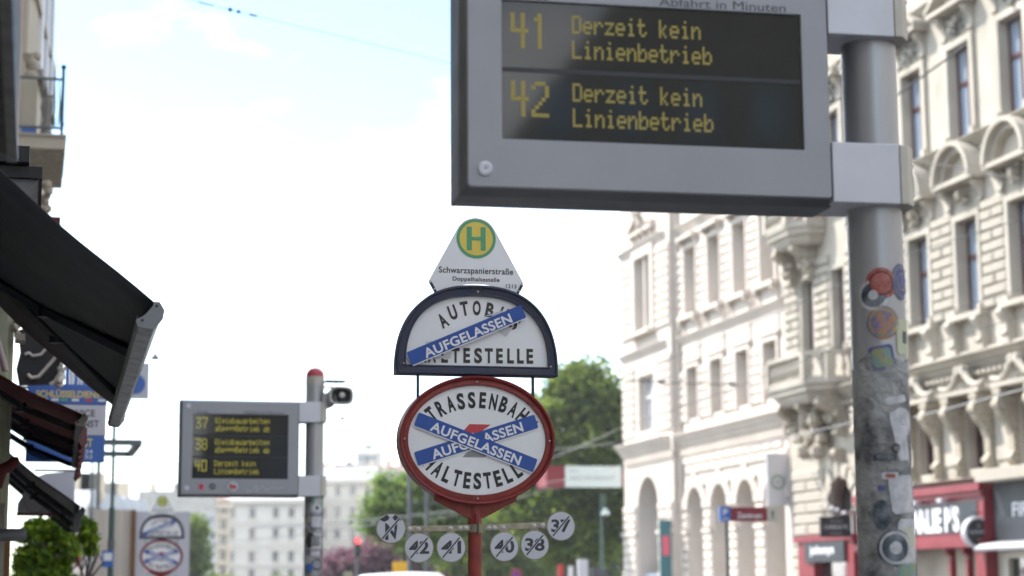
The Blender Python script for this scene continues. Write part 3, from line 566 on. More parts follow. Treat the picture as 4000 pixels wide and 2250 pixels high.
# small twig-like aerial on top of the small display
a = U(*g3(822, 290)); b = U(*g3(822, 262)); c = U(*g3(860, 262)); mb = MB().tube([(a[0], .05, a[1]-.01), (b[0], .05, b[1]), (c[0], .05, c[1])], .004); B(mb, 'aerial', MT['lamp'])
# ================================================================ facades on the right
def wall(mb, t0, t1, s0, s1, z0, z1, ops, m=0):
    """Wall from street face t0 back to t1 with openings (sa, sb, za, zb, arched)."""
    zs = {z0, z1}
    for a, b, c, d, ar in ops: zs |= {max(z0, c), min(z1, d + ((b-a)/2 if ar else 0))}
    zs = sorted(z for z in zs if z0 <= z <= z1)
    for za, zb in zip(zs, zs[1:]):
        cut = sorted((a, b) for a, b, c, d, ar in ops if c < zb - 1e-6 and d + ((b-a)/2 if ar else 0) > za + 1e-6)
        x = s0
        for a, b in cut:
            if a > x: mb.box(t0, t1, x, a, za, zb, m)
            x = max(x, b)
        if x < s1: mb.box(t0, t1, x, s1, za, zb, m)
    for a, b, c, d, ar in ops:
        if ar:
            r = (b-a)/2; cc = (a+b)/2
            for sg in (-1, 1):
                arc = [(cc + sg*r*cos(pi/2*i/8), d + r*sin(pi/2*i/8)) for i in range(9)]
                mb.prism(arc + [(cc + sg*r, d + r)], 'x', t0, t1, m)
def unit_block():
    c = .16; V = [(0,0,0),(0,1,0),(0,1,1),(0,0,1),(-.55,0,0),(-.55,1,0),(-.55,1,1),(-.55,0,1),(-1,c*.5,c),(-1,1-c*.5,c),(-1,1-c*.5,1-c),(-1,c*.5,1-c)]
    F = [(0,1,5,4),(1,2,6,5),(2,3,7,6),(3,0,4,7),(4,5,9,8),(5,6,10,9),(6,7,11,10),(7,4,8,11),(8,9,10,11)]
    me = {}
    for k in ('stuccoW', 'stuccoB'):
        m = bpy.data.meshes.new('stone_block'); m.from_pydata(V, [], F); m.materials.append(MT[k]); me[k] = m
    return me
BLK = unit_block()
def blocks(root, key, t, s0, s1, z0, z1, h=.33, d=.10, split=0):
    z = z0; k = 0
    while z + h <= z1 + 1e-3:
        off = random.uniform(-.012, .012)
        if split and k % 2 == 0:
            mid = (s0+s1)/2 + random.uniform(-.05, .05)
            inst('stone_block', BLK[key], root, (t, s0, z+.015), (d+off, mid-s0-.015, h-.03)); inst('stone_block', BLK[key], root, (t, mid+.015, z+.015), (d-off, s1-mid-.015, h-.03))
        else: inst('stone_block', BLK[key], root, (t, s0, z+.018), (d+off, s1-s0, h-.036))
        z += h; k += 1
def cornice(mb, t, s0, s1, z, h, p, m=0, steps=3):
    """Moulded ledge: profile grows outwards towards the top."""
    prof = [(t, z-h)]
    for i in range(steps):
        f0 = ((i+.15)/steps)**1.2; f1 = ((i+1)/steps)**1.1; prof += [(t - p*f0, z - h + h*i/steps), (t - p*f1, z - h + h*(i+.75)/steps)]
    prof += [(t - p, z), (t, z + .03)]
    mb.prism([(a, b) for a, b in prof], 'y', s0, s1, m)     # prism in x-z extruded along s
def window(root, s, w, z0, z1, t, fm, pm, bars=(.62,), arched=False, mull=True, pane_t=.05):
    a, b = s - w/2, s + w/2; mb = MB(); e = .065
    mb.box(t, t+.07, a, a+e, z0, z1).box(t, t+.07, b-e, b, z0, z1).box(t, t+.07, a+e, b-e, z0, z0+e)
    if not arched: mb.box(t, t+.07, a+e, b-e, z1-e, z1)
    else:
        r = w/2; n = 10
        for i in range(n):
            u, v = pi*i/n, pi*(i+1)/n; mb.prism([(s+r*cos(u), z1+r*sin(u)), (s+r*cos(v), z1+r*sin(v)), (s+(r-e)*cos(v), z1+(r-e)*sin(v)), (s+(r-e)*cos(u), z1+(r-e)*sin(u))], 'x', t, t+.07)
    for f in bars: mb.box(t-.02, t+.075, a+e, b-e, z0+(z1-z0)*f-.05, z0+(z1-z0)*f+.05)
    if mull: mb.box(t-.01, t+.068, s-.045, s+.045, z0+e, z1-e)
    o = mb.build('window', MT[fm], root)
    p = MB()
    if arched: p.prism([(a+.01, z0+.01), (b-.01, z0+.01)] + [(s + (w/2-.01)*cos(pi*i/12), z1 + (w/2-.01)*sin(pi*i/12)) for i in range(13)], 'x', t+pane_t, t+pane_t+.01)
    else: p.box(t+pane_t, t+pane_t+.01, a+.01, b-.01, z0+.01, z1-.01)
    p.build('pane', MT[pm], o); return o
def console(mb, s, w, zt, zb, t, p, m=0):
    h = zt - zb; prof = [(t, zb), (t-p*.30, zb), (t-p*.42, zb+h*.06), (t-p*.40, zb+h*.14), (t-p*.28, zb+h*.20), (t-p*.30, zb+h*.42), (t-p*.48, zb+h*.58), (t-p*.82, zb+h*.70), (t-p, zb+h*.82), (t-p*.97, zb+h*.93), (t-p*.85, zt), (t, zt)]
    mb.prism(prof, 'y', s-w/2, s+w/2, m)
    mb.lathe([(h*.085, -w*.57), (h*.085, w*.57)], (t-p*.80, s, zb+h*.86), 'y', 12, m); mb.lathe([(h*.05, -w*.56), (h*.05, w*.56)], (t-p*.34, s, zb+h*.10), 'y', 10, m)
def ornament(mb, c, r, seed, n=9, m=0):
    rn = random.Random(seed)
    for i in range(n):
        mb.ball((c[0] - rn.uniform(0, r*.4), c[1] + rn.uniform(-r, r), c[2] + rn.uniform(-r, r)), rn.uniform(r*.18, r*.42), 7, m)
def ftext(mb, body, off, s_mid, z, w, cap, t, m=0):
    V, F = TEXTS[(body, off)]; W_ = V[:, 0].max(); sx = w / W_; sz = cap / CAP
    mb.add([(t, s_mid + w/2 - x*sx, z + y*sz) for x, y in V], F, m)
def cream_building():
    T = 25.0; R = thing('corner_apartment_building', 'cream townhouse on the far right with lunette pediments, volute consoles and brown windows', 'building', (T, 36, 0))
    b = lambda mb, nm, m='stuccoB', **k: mb.build(nm, MT[m] if isinstance(m, str) else m, R, **k)
    ax = [53.0, 50.03, 47.06, 44.09, 41.12, 38.15]; bay = [58.35, 55.85]; w = 1.3
    ops = []
    for s in ax: ops += [(s-w/2, s+w/2, 13.95, 16.65, False), (s-.62, s+.62, 9.0, 11.68, False), (s-.6, s+.6, 4.75, 6.75, False), (s-.65, s+.65, 19.2, 21.4, False)]
    for s in bay: ops += [(s-.5, s+.5, 9.05, 11.72, False), (s-.6, s+.6, 14.2, 16.9, False), (s-.65, s+.65, 19.2, 21.4, False)]
    ops += [(55.0, 56.9, 1.0, 4.05, True)]
    mb = MB(); wall(mb, T, T+.35, 36, 60.3, 4.5, 23, ops); wall(mb, T, T+.35, 54.3, 60.3, 0, 4.5, ops); b(mb, 'wall')
    b(MB().box(T+.36, T+12, 36, 60.3, 0, 22.9), 'inner_wall', 'stuccoB')
    mb = MB(); mb.prism([(T-.8, 23.0), (T+4, 26.5), (T+12, 26.5), (T+12, 23.0)], 'y', 35.8, 60.5); b(mb, 'roof', 'rooftile')
    for z, h, p in ((23.2, .8, .8), (18.3, .35, .35), (13.86, .26, .36), (7.84, .42, .5), (4.5, .2, .35)):
        mb = MB(); cornice(mb, T-.001, 36, 54.2 if z < 5 else 60.3, z, h, p); b(mb, 'cornice', 'stuccoB')
    mb = MB()
    for i in range(80): s = 36.2 + i*.3; mb.box(T-.22, T, s, s+.15, 7.26, 7.40)
    b(mb, 'dentil_band', kind='stuff')
    # top floor windows: surround, frieze panel, triangular pediment
    def sur(s, hw, z0, z1, nm='window_surround', p=.12, e=.2):
        mb = MB().box(T-p, T, s-hw-e, s-hw, z0, z1+e).box(T-p, T, s+hw, s+hw+e, z0, z1+e).box(T-p+.002, T, s-hw, s+hw, z1, z1+e)
        mb.box(T-p-.1, T-p, s-hw-e-.04, s-hw-.03, z0-.02, z0+.18).box(T-p-.1, T-p, s+hw+.03, s+hw+e+.04, z0-.02, z0+.18); return mb
    for i, s in enumerate(ax + [bay[1], bay[0]]):
        hw = .6 if s in bay else w/2; z0 = 14.2 if s in bay else 13.95; z1 = z0 + 2.7
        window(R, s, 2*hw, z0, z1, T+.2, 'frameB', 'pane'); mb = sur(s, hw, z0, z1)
        b(mb, 'window_surround')
        mb = MB(); mb.box(T-.07, T, s-hw, s+hw, z1+.28, z1+.85); ornament(mb, (T-.08, s, z1+.56), .3, i, 16); b(mb, 'frieze_panel', 'stonegrey')
        for sg in (-1, 1): mb = MB(); console(mb, s+sg*(hw+.14), .2, z1+1.0, z1+.25, T, .34); b(mb, 'bracket')
        mb = MB(); z = z1 + 1.0; mb.box(T-.5, T, s-hw-.45, s+hw+.45, z, z+.12)
        for sg in (-1, 1): mb.prism([(s+sg*(hw+.5), z+.12), (s+sg*(hw+.5), z+.26), (s, z+.95), (s, z+.80)], 'x', T-.52, T)
        mb.prism([(s-hw-.4, z+.12), (s+hw+.4, z+.12), (s, z+.8)], 'x', T-.12, T); b(mb, 'pediment')
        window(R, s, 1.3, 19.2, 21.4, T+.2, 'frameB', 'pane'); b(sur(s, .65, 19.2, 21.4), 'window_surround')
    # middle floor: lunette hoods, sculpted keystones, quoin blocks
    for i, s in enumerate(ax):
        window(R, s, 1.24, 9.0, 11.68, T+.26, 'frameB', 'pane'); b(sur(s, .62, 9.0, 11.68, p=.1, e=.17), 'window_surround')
        mb = MB(); z = 12.62; n = 14
        for k in range(n):
            u, v = pi*k/n, pi*(k+1)/n
            for r0, r1, p in ((.80, .98, .34), (.98, 1.12, .55)):
                mb.prism([(s+r0*cos(u), z+.12+r0*.98*sin(u)), (s+r1*cos(u), z+.12+r1*.98*sin(u)), (s+r1*cos(v), z+.12+r1*.98*sin(v)), (s+r0*cos(v), z+.12+r0*.98*sin(v))], 'x', T-p, T)
        mb.prism([(s-.8, z+.10)] + [(s+.8*cos(pi - pi*k/12), z+.12+.78*sin(pi*k/12)) for k in range(13)], 'x', T-.10, T); mb.box(T-.50, T, s-1.16, s+1.16, z, z+.13); b(mb, 'lunette_hood')
        mb = MB(); ornament(mb, (T-.12, s, 12.28), .24, 40+i, 16); mb.ball((T-.25, s, 12.32), (.14,.13,.19), 8); b(mb, 'keystone_head', 'skin', smooth=True)
        for sg in (-1, 1): mb = MB(); console(mb, s+sg*.92, .2, 12.62, 12.0, T, .36); ornament(mb, (T-.12, s+sg*.62, 12.3), .14, 60+i, 6); b(mb, 'bracket')
        if i: blocks(R, 'stuccoB', T, s+.82, s+2.15, 9.0, 12.0, .30, .11, split=1)
    blocks(R, 'stuccoB', T, 53.85, 55.15, 9.0, 12.3, .30, .13, 1); blocks(R, 'stuccoB', T, 56.5, 57.7, 9.0, 12.3, .30, .13, 1); blocks(R, 'stuccoB', T, 59.0, 60.3, 9.0, 12.3, .30, .13, 1)
    for s in bay: window(R, s, 1.0, 9.05, 11.72, T+.24, 'frameB', 'paneW'); b(sur(s, .5, 9.05, 11.72, p=.06, e=.12), 'window_surround')
    # parapet zone with small dies and panels
    for i, s in enumerate(ax):
        mb = MB(); mb.box(T-.24, T, s-.95, s-.62, 7.92, 8.95).box(T-.24, T, s+.62, s+.95, 7.92, 8.95).box(T-.30, T, s-1.0, s+1.0, 8.85, 9.0); b(mb, 'sill_parapet')
        [b((lambda m_: (console(m_, s+u, .26, 8.84, 8.1, T-.2, .22), m_)[1])(MB()), 'bracket') for u in (-.78, .78)]
    mb = MB().box(T-.14, T, 36, 54.2, 7.86, 7.98); b(mb, 'plinth_band', 'stuccoB')
    # mezzanine: windows, scroll consoles, swan neck pediments
    for i, s in enumerate(ax):
        window(R, s, 1.2, 4.75, 6.75, T+.28, 'frameB', 'panedark', bars=(.70,))
        for sg in (-1, 1):
            mb = MB(); cs = s + sg*.83; console(mb, cs, .30, 6.55, 4.72, T, .62)
            mb.box(T-.56, T, cs-.21, cs+.21, 6.56, 6.72); mb.box(T-.34, T, cs-.2, cs+.2, 4.56, 4.70); b(mb, 'volute_console', 'skin')
            mb = MB(); pts = [(T-.42, s+sg*(.12+1.15*f), 6.86 + .62*(1-f)**3.2 + .16*f*f) for f in [k/10 for k in range(11)]]; mb.tube(pts, [.11-.04*k/10 for k in range(11)], 8); mb.lathe([(.13, -.1), (.13, .1)], (T-.42, s+sg*.14, 7.42), 'x', 12); b(mb, 'swan_neck', 'stuccoB', smooth=True)
        mb = MB().box(T-.55, T, s-1.15, s+1.15, 6.74, 6.86); ornament(mb, (T-.2, s, 7.1), .25, 80+i, 12); b(mb, 'lintel', 'stuccoB')
        mb = MB().box(T-.05, T, s+1.08, s+1.9, 4.9, 6.5); b(mb, 'wall_panel', 'stuccoB')
    # first floor balcony with balusters on big brackets, and the small one above
    def balcony(sc, hw, z, p, rail, par_h, nb):
        out = lambda k, zz: [(T, sc-hw*k, zz), (T-p*k*.55, sc-hw*k, zz), (T-p*k, sc-hw*k+.55, zz), (T-p*k, sc+hw*k-.55, zz), (T-p*k*.55, sc+hw*k, zz), (T, sc+hw*k, zz)]
        mb = MB(); mb.loft([out(.72, z-.62), out(.80, z-.50), out(.84, z-.36), out(.93, z-.30), out(.95, z-.12), out(1.0, z-.10), out(1.0, z)], True, True, True); b(mb, 'balcony_slab')
        o = out(.93, z); mb = MB()
        for q, r in zip(o, o[1:]): mb.bar((q[0], q[1], z+par_h-.07), (r[0], r[1], z+par_h-.07), .22, .14); mb.bar((q[0], q[1], z+.06), (r[0], r[1], z+.06), .20, .12)
        for q in o[1:5]: mb.box(q[0]-.13, q[0]+.13, q[1]-.13, q[1]+.13, z, z+par_h-.14)
        b(mb, 'parapet')
        bm = MB().lathe([(.05, 0), (.06, .05), (.035, .1), (.085, .28), (.09, .36), (.05, .5), (.035, .56), (.06, .62), (.06, .68)], n=8)
        first = None
        for q, r in zip(o, o[1:]):
            L_ = math.dist(q, r); n = max(1, int(L_/.27))
            for k in range(n):
                f = (k+.5)/n; pos = (q[0]+(r[0]-q[0])*f, q[1]+(r[1]-q[1])*f, z+.12)
                if first is None: first = bpy.data.meshes.new('baluster'); first.from_pydata(bm.v, [], bm.f); first.materials.append(MT['stuccoB'])
                inst('baluster', first, R, pos, (1, 1, (par_h-.26)/.68))
        for k in nb:
            mb = MB(); console(mb, k, .34, z-.5, z-1.75, T, p*.75); ornament(mb, (T-p*.3, k, z-1.1), .34, int(k*10), 14); b(mb, 'corbel', 'skin')
    balcony(57.35, 2.2, 8.05, 1.35, True, .95, (55.7, 57.3, 59.0)); balcony(58.2, 1.55, 13.35, 1.2, True, .95, (57.7, 59.2))
    mb = MB(); ornament(mb, (T-.3, 57.4, 6.6), .7, 5, 30); b(mb, 'cartouche', 'skin', smooth=True)
    # arched window at street level and its moulded arch
    window(R, 55.95, 1.9, 1.0, 4.05, T+.26, 'frameB', 'panedark', bars=(.95,), arched=True)
    mb = MB()
    for k in range(12):
        u, v = pi*k/12, pi*(k+1)/12; g = .02
        mb.prism([(55.95+r*cos(a), 4.05+r*sin(a)) for r, a in ((.98,u+g),(1.42,u+g),(1.42,v-g),(.98,v-g))], 'x', T-.16 - (.05 if k % 2 else 0), T)
    b(mb, 'arch_stones', 'stuccoB'); mb = MB(); console(mb, 55.95, .34, 5.9, 5.0, T, .4); b(mb, 'keystone', 'skin')
    blocks(R, 'stuccoB', T, 57.5, 60.2, 1.8, 5.6, .36, .11, 1)
    # the red pub front
    mb = MB(); mb.box(T-.34, T, 46.25, 54.3, 2.72, 4.32).box(T-.50, T, 46.2, 54.35, 4.10, 4.32).box(T-.44, T, 46.2, 54.35, 3.98, 4.07).box(T-.50, T, 46.2, 54.3, 2.62, 2.84); b(mb, 'pub_fascia', 'shopred', bevel=.01)
    mb = MB().box(T-.36, T-.341, 46.6, 54.2, 3.02, 3.86); sg = b(mb, 'pub_sign_board', 'shopdark')
    mb = MB(); ftext(mb, "CHARLIE P'S", .045, 49.62, 3.10, 3.95, .62, T-.366); mb.build('lettering', MT['white'], sg)
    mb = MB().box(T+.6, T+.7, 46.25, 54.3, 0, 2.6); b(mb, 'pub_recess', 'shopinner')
    for s in (47.5, 48.5, 51.0, 52.0, 53.9):
        mb = MB().box(T-.3, T-.05, s-.09, s+.09, 0, 1.75).box(T-.26, T-.08, s-.06, s+.06, 1.75, 2.3); console(mb, s, .16, 2.61, 2.1, T-.1, .3); b(mb, 'pub_pillar', 'shopred')
    b(MB().box(T-.38, T+.1, 46.2, 46.75, 0, 2.6), 'pub_pier', 'shopred', bevel=.02)
    b(MB().box(T+.2, T+.25, 46.8, 47.4, 0.2, 2.5), 'pub_door', 'panedark')
    for s in (48.3, 49.9, 51.5):
        mb = MB().box(T-.62, T-.50, s-.13, s+.13, 3.88, 3.98).box(T-.52, T-.36, s-.03, s+.03, 3.95, 3.98); b(mb, 'spot_lamp', 'clamp')
    # neighbouring dark shop front with a pale canopy
    mb = MB().box(T-.12, T, 36, 46.1, 2.75, 4.28); o = b(mb, 'shop_fascia', 'shopdark'); mb = MB(); ftext(mb, 'FIRST', .02, 44.35, 3.38, 1.55, .36, T-.126); mb.build('lettering', MT['white'], o)
    b(MB().box(T-.72, T, 36, 46.0, 4.30, 4.62), 'stone_canopy', 'stuccoB', bevel=.02)
    mb = MB(); mb.prism([(T-.75, 2.50), (T-.78, 2.56), (T-.6, 2.68), (T-.13, 2.74), (T-.13, 2.50)], 'y', 36, 46.1); b(mb, 'shop_canopy', 'clamp')
    mb = MB(); wall(mb, T-.05, T+.1, 36, 46.15, 0, 2.5, [(42.9, 45.6, .4, 2.3, False), (39.4, 42.3, .4, 2.3, False)]); b(mb, 'shop_frame', 'collar')
    b(MB().box(T+.12, T+.14, 36, 46.1, 0, 2.5), 'shop_window', 'panedark')
    # red doorway with a dark sign, further along
    mb = MB().box(T-.42, T, 54.5, 55.1, 0, 3.15).box(T-.42, T, 57.6, 58.9, 0, 3.0).box(T-.5, T, 54.4, 59.1, 3.0, 3.2); b(mb, 'red_portal', 'shopred', bevel=.02)
    o = b(MB().box(T-.52, T-.4, 55.0, 58.1, 2.35, 2.99), 'portal_sign', 'shopdark'); mb = MB(); ftext(mb, 'johnnys', .03, 56.7, 2.62, 1.9, .26, T-.526); mb.build('lettering', MT['white'], o)
    b(MB().box(T-.1, T-.05, 55.1, 57.6, 0, 2.35), 'portal_door', 'panedark')
    return R
cream_building()
def white_building():
    T = 25.0; R = thing('apartment_building', 'bright white rusticated corner building with round arches, seen behind the stop sign', 'building', (T, 60.3, 0))
    b = lambda mb, nm, m='stuccoW', **k: mb.build(nm, MT[m], R, **k)
    ax = [69.85, 67.15, 64.45, 61.75]; TB = T - .37; bs = 74.75; ops = []
    for s in ax: ops += [(s-.66, s+.66, 12.25, 14.85, False), (s-.62, s+.62, 8.1, 10.1, False), (s-.85, s+.85, .6, 4.55, True), (s-.62, s+.62, 17.0, 19.3, False)]
    mb = MB(); wall(mb, T, T+.95, 60.4, 71.45, 0, 22, ops); b(mb, 'wall')
    bo = [(bs-1.05, bs-.08, 12.3, 15.3, False), (bs+.08, bs+1.05, 12.3, 15.3, False), (bs-1.0, bs+1.0, 8.0, 10.3, False), (bs-1.35, bs+1.35, .6, 4.75, True), (bs-.9, bs+.9, 17.2, 19.8, False)]
    mb = MB(); wall(mb, TB, T+.95, 71.45, 77.9, 0, 22.6, bo); b(mb, 'bay_wall')
    b(MB().box(T+.96, T+14, 60.4, 77.9, 0, 21.9), 'inner_wall')
    mb = MB().prism([(TB-.7, 22.6), (T+3, 25.5), (T+14, 25.5), (T+14, 22.6)], 'y', 60.4, 78.1); b(mb, 'roof', 'zinc')
    for z, h, p in ((22.8, .8, .9), (15.9, .3, .22), (11.42, .3, .22), (7.55, .55, .42)):
        for nm, t, s0, s1 in (('cornice', T-.001, 60.4, 71.44 - .0), ('bay_cornice', TB-.001, 72.1 - p*.6, 77.9 + p*.3)):
            mb = MB(); cornice(mb, t, s0, s1, z, h, p); b(mb, nm)
    mb = MB()
    for i in range(51): s = 60.6 + i*.335; t = T if s < 71.2 else TB; mb.box(t-.12, t, s, s+.20, 6.68, 6.95)
    b(mb, 'dentil_band', kind='stuff')
    for i, s in enumerate(ax):
        for z0, z1, w_ in ((12.25, 14.85, 1.32), (8.1, 10.1, 1.24), (17.0, 19.3, 1.24)):
            window(R, s, w_, z0, z1, T+.42, 'frameW', 'paneW'); mb = MB(); e = .16
            mb.box(T-.10, T, s-w_/2-e, s-w_/2, z0-.1, z1+e).box(T-.10, T, s+w_/2, s+w_/2+e, z0-.1, z1+e).box(T-.098, T, s-w_/2, s+w_/2, z1, z1+e); b(mb, 'window_surround')
        mb = MB().box(T-.34, T, s-.98, s+.98, 11.98, 12.16).box(T-.08, T, s-.62, s+.62, 11.46, 11.97); b(mb, 'window_sill')
        for sg in (-1, 1): mb = MB(); console(mb, s+sg*.80, .2, 11.97, 11.44, T, .32); b(mb, 'bracket')
        mb = MB(); ornament(mb, (T-.06, s+1.35, 11.72), .18, i, 8); b(mb, 'relief', 'stuccoW')
        b(MB().box(T-.06, T, s-.85, s+.85, 10.42, 11.02).box(T-.14, T, s-.95, s+.95, 10.30, 10.41), 'lintel_panel')
        mb = MB().box(T-.34, T, s-.95, s+.95, 15.2, 15.34); console(mb, s-.78, .16, 15.2, 14.75, T, .28); console(mb, s+.78, .16, 15.2, 14.75, T, .28); b(mb, 'hood')
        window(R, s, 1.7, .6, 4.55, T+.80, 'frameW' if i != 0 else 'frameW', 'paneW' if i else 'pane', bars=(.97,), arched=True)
        mb = MB()
        for k in range(9):
            u, v = pi*k/9, pi*(k+1)/9; r1 = 1.30 + (.12 if k % 2 == 0 else 0)
            mb.prism([(s+r*cos(a), 4.55+r*sin(a)) for r, a in ((.87,u+.02),(r1,u+.02),(r1,v-.02),(.87,v-.02))], 'x', T-.11, T)
        b(mb, 'arch_stones')
        mb = MB().box(T-.15, T, s+.87, s+1.83, 3.62, 3.78); b(mb, 'impost')
        blocks(R, 'stuccoW', T, s+.88, s+1.82, 1.9, 3.6, .34, .11); blocks(R, 'stuccoW', T, s+.95, s+1.75, 3.8, 4.6, .34, .11)
        blocks(R, 'stuccoW', T, s+.82, s+1.88, 8.0, 10.2, .34, .09); blocks(R, 'stuccoW', T, s+.84, s+1.86, 12.2, 15.0, .34, .09)
    # courses above the arches
    for k, z in enumerate((5.95, 6.3)):
        s = 60.5 + .4*(k % 2)
        while s < 70.8: inst('stone_block', BLK['stuccoW'], R, (T, s, z), (.08, .91, .31)); s += .95
    window(R, bs-.565, .97, 12.3, 15.3, T-.06, 'frameW', 'paneW', mull=False); window(R, bs+.565, .97, 12.3, 15.3, T-.06, 'frameW', 'paneW', mull=False); window(R, bs, 2.0, 8.0, 10.3, T-.06, 'frameW', 'paneW')
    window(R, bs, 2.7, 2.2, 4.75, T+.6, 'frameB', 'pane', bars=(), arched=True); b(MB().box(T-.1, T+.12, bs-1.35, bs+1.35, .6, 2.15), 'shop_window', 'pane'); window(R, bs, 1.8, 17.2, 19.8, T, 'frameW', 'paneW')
    mb = MB().box(TB-.12, TB, bs-1.4, bs-1.06, 12.1, 15.7).box(TB-.12, TB, bs+1.06, bs+1.4, 12.1, 15.7).box(TB-.12, TB, bs-1.05, bs+1.05, 15.31, 15.7).box(TB-.4, TB, bs-1.5, bs+1.5, 11.95, 12.1); b(mb, 'window_surround')
    mb = MB().box(TB-.25, TB, bs-1.6, bs+1.6, 16.3, 16.45)
    for sg in (-1, 1): mb.prism([(bs+sg*1.65, 16.45), (bs+sg*1.65, 16.62), (bs+sg*.3, 17.3), (bs+sg*.3, 17.1)], 'x', TB-.25, TB)
    ornament(mb, (TB-.2, bs, 17.0), .4, 3, 16); b(mb, 'pediment')
    for s in (bs-1.2, bs-.4, bs+.4, bs+1.2): mb = MB(); console(mb, s, .16, 16.3, 15.8, TB, .2); b(mb, 'bracket')
    for s0, s1 in ((71.5, 73.25), (76.2, 77.88)):
        blocks(R, 'stuccoW', TB, s0, s1, 1.9, 5.0, .34, .12, 1); blocks(R, 'stuccoW', TB, s0, s1, 7.8, 11.0, .34, .09, 0); blocks(R, 'stuccoW', TB, s0, s1, 12.0, 15.6, .34, .09, 0)
    for z0, z1 in ((1.9, 6.6), (7.8, 11.0), (12.0, 17.5)):   # the bay's side, towards us
        z = z0
        while z < z1: inst('stone_block', BLK['stuccoW'], R, (T-.02, 71.47, z+.02), (.07, .34, .30), rz=0); R_ = 0; z += .34
    mb = MB().box(TB-.14, TB, 71.45, 73.4, 3.7, 3.86).box(TB-.14, TB, 76.1, 78.0, 3.7, 3.86); b(mb, 'impost')
    mb = MB().tube([(T-.12, 71.3, 0), (T-.12, 71.3, 21.5)], .06, 8); b(mb, 'downpipe', 'stuccoW')
    return R
white_building()
# plain houses behind the camera and along the same row: they light the street and stand in the displays' glass
def plain_house(label, t0, t1, s0, s1, h, m, face):
    R = thing('terraced_house', label, 'building', (t0, s0, 0)); T = t0; sg = -1 if face < 0 else 1
    MB().box(t0, t1, s0, s1, 0, h).build('wall', MT[m], R); MB().prism([(t0-.6*(-sg if sg>0 else 1), h), ((t0+t1)/2, h+3), (t1+.04 if face > 0 else t1+.6, h)], 'y', s0, s1).build('roof', MT['rooftile'], R)
    n = int((s1-s0)/3); fr = t0 if face < 0 else t1
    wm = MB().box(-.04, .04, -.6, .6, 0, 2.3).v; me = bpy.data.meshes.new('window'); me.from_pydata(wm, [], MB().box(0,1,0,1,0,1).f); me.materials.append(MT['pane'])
    for i in range(n):
        for z in (1.2, 5, 8.6, 12.2): 
            if z + 2.6 < h: inst('window', me, R, (fr, s0 + (i+.5)*(s1-s0)/n, z))
    return R
plain_house('long plain house on the far side of the street, behind the camera', 25.2, 37, -40, 35.9, 20, 'stuccoB', -1)
R = thing('reflection_block', 'unseen gabled block added far behind the camera, shaped for the display reflection', 'building', (20, -60, 0)); MB().prism([(8.5, 0), (34, 0), (34, 29), (17, 29), (9.2, 18.2)], 'y', -72, -60).build('wall', MT['stonegrey'], R)  # unseen block added; its sloped roofline darkens part of the large display's reflection
for k in range(5):
    for q in range(8): MB().box(11+q*2.8, 12.3+q*2.8, -60.05, -59.95, 3+k*4, 5.2+k*4).build('window', MT['pane'], R)
plain_house('tall narrow shop house along the near pavement, carrying the awnings', -12, -.62, -30, 24.5, 17, 'stuccoL', 1)
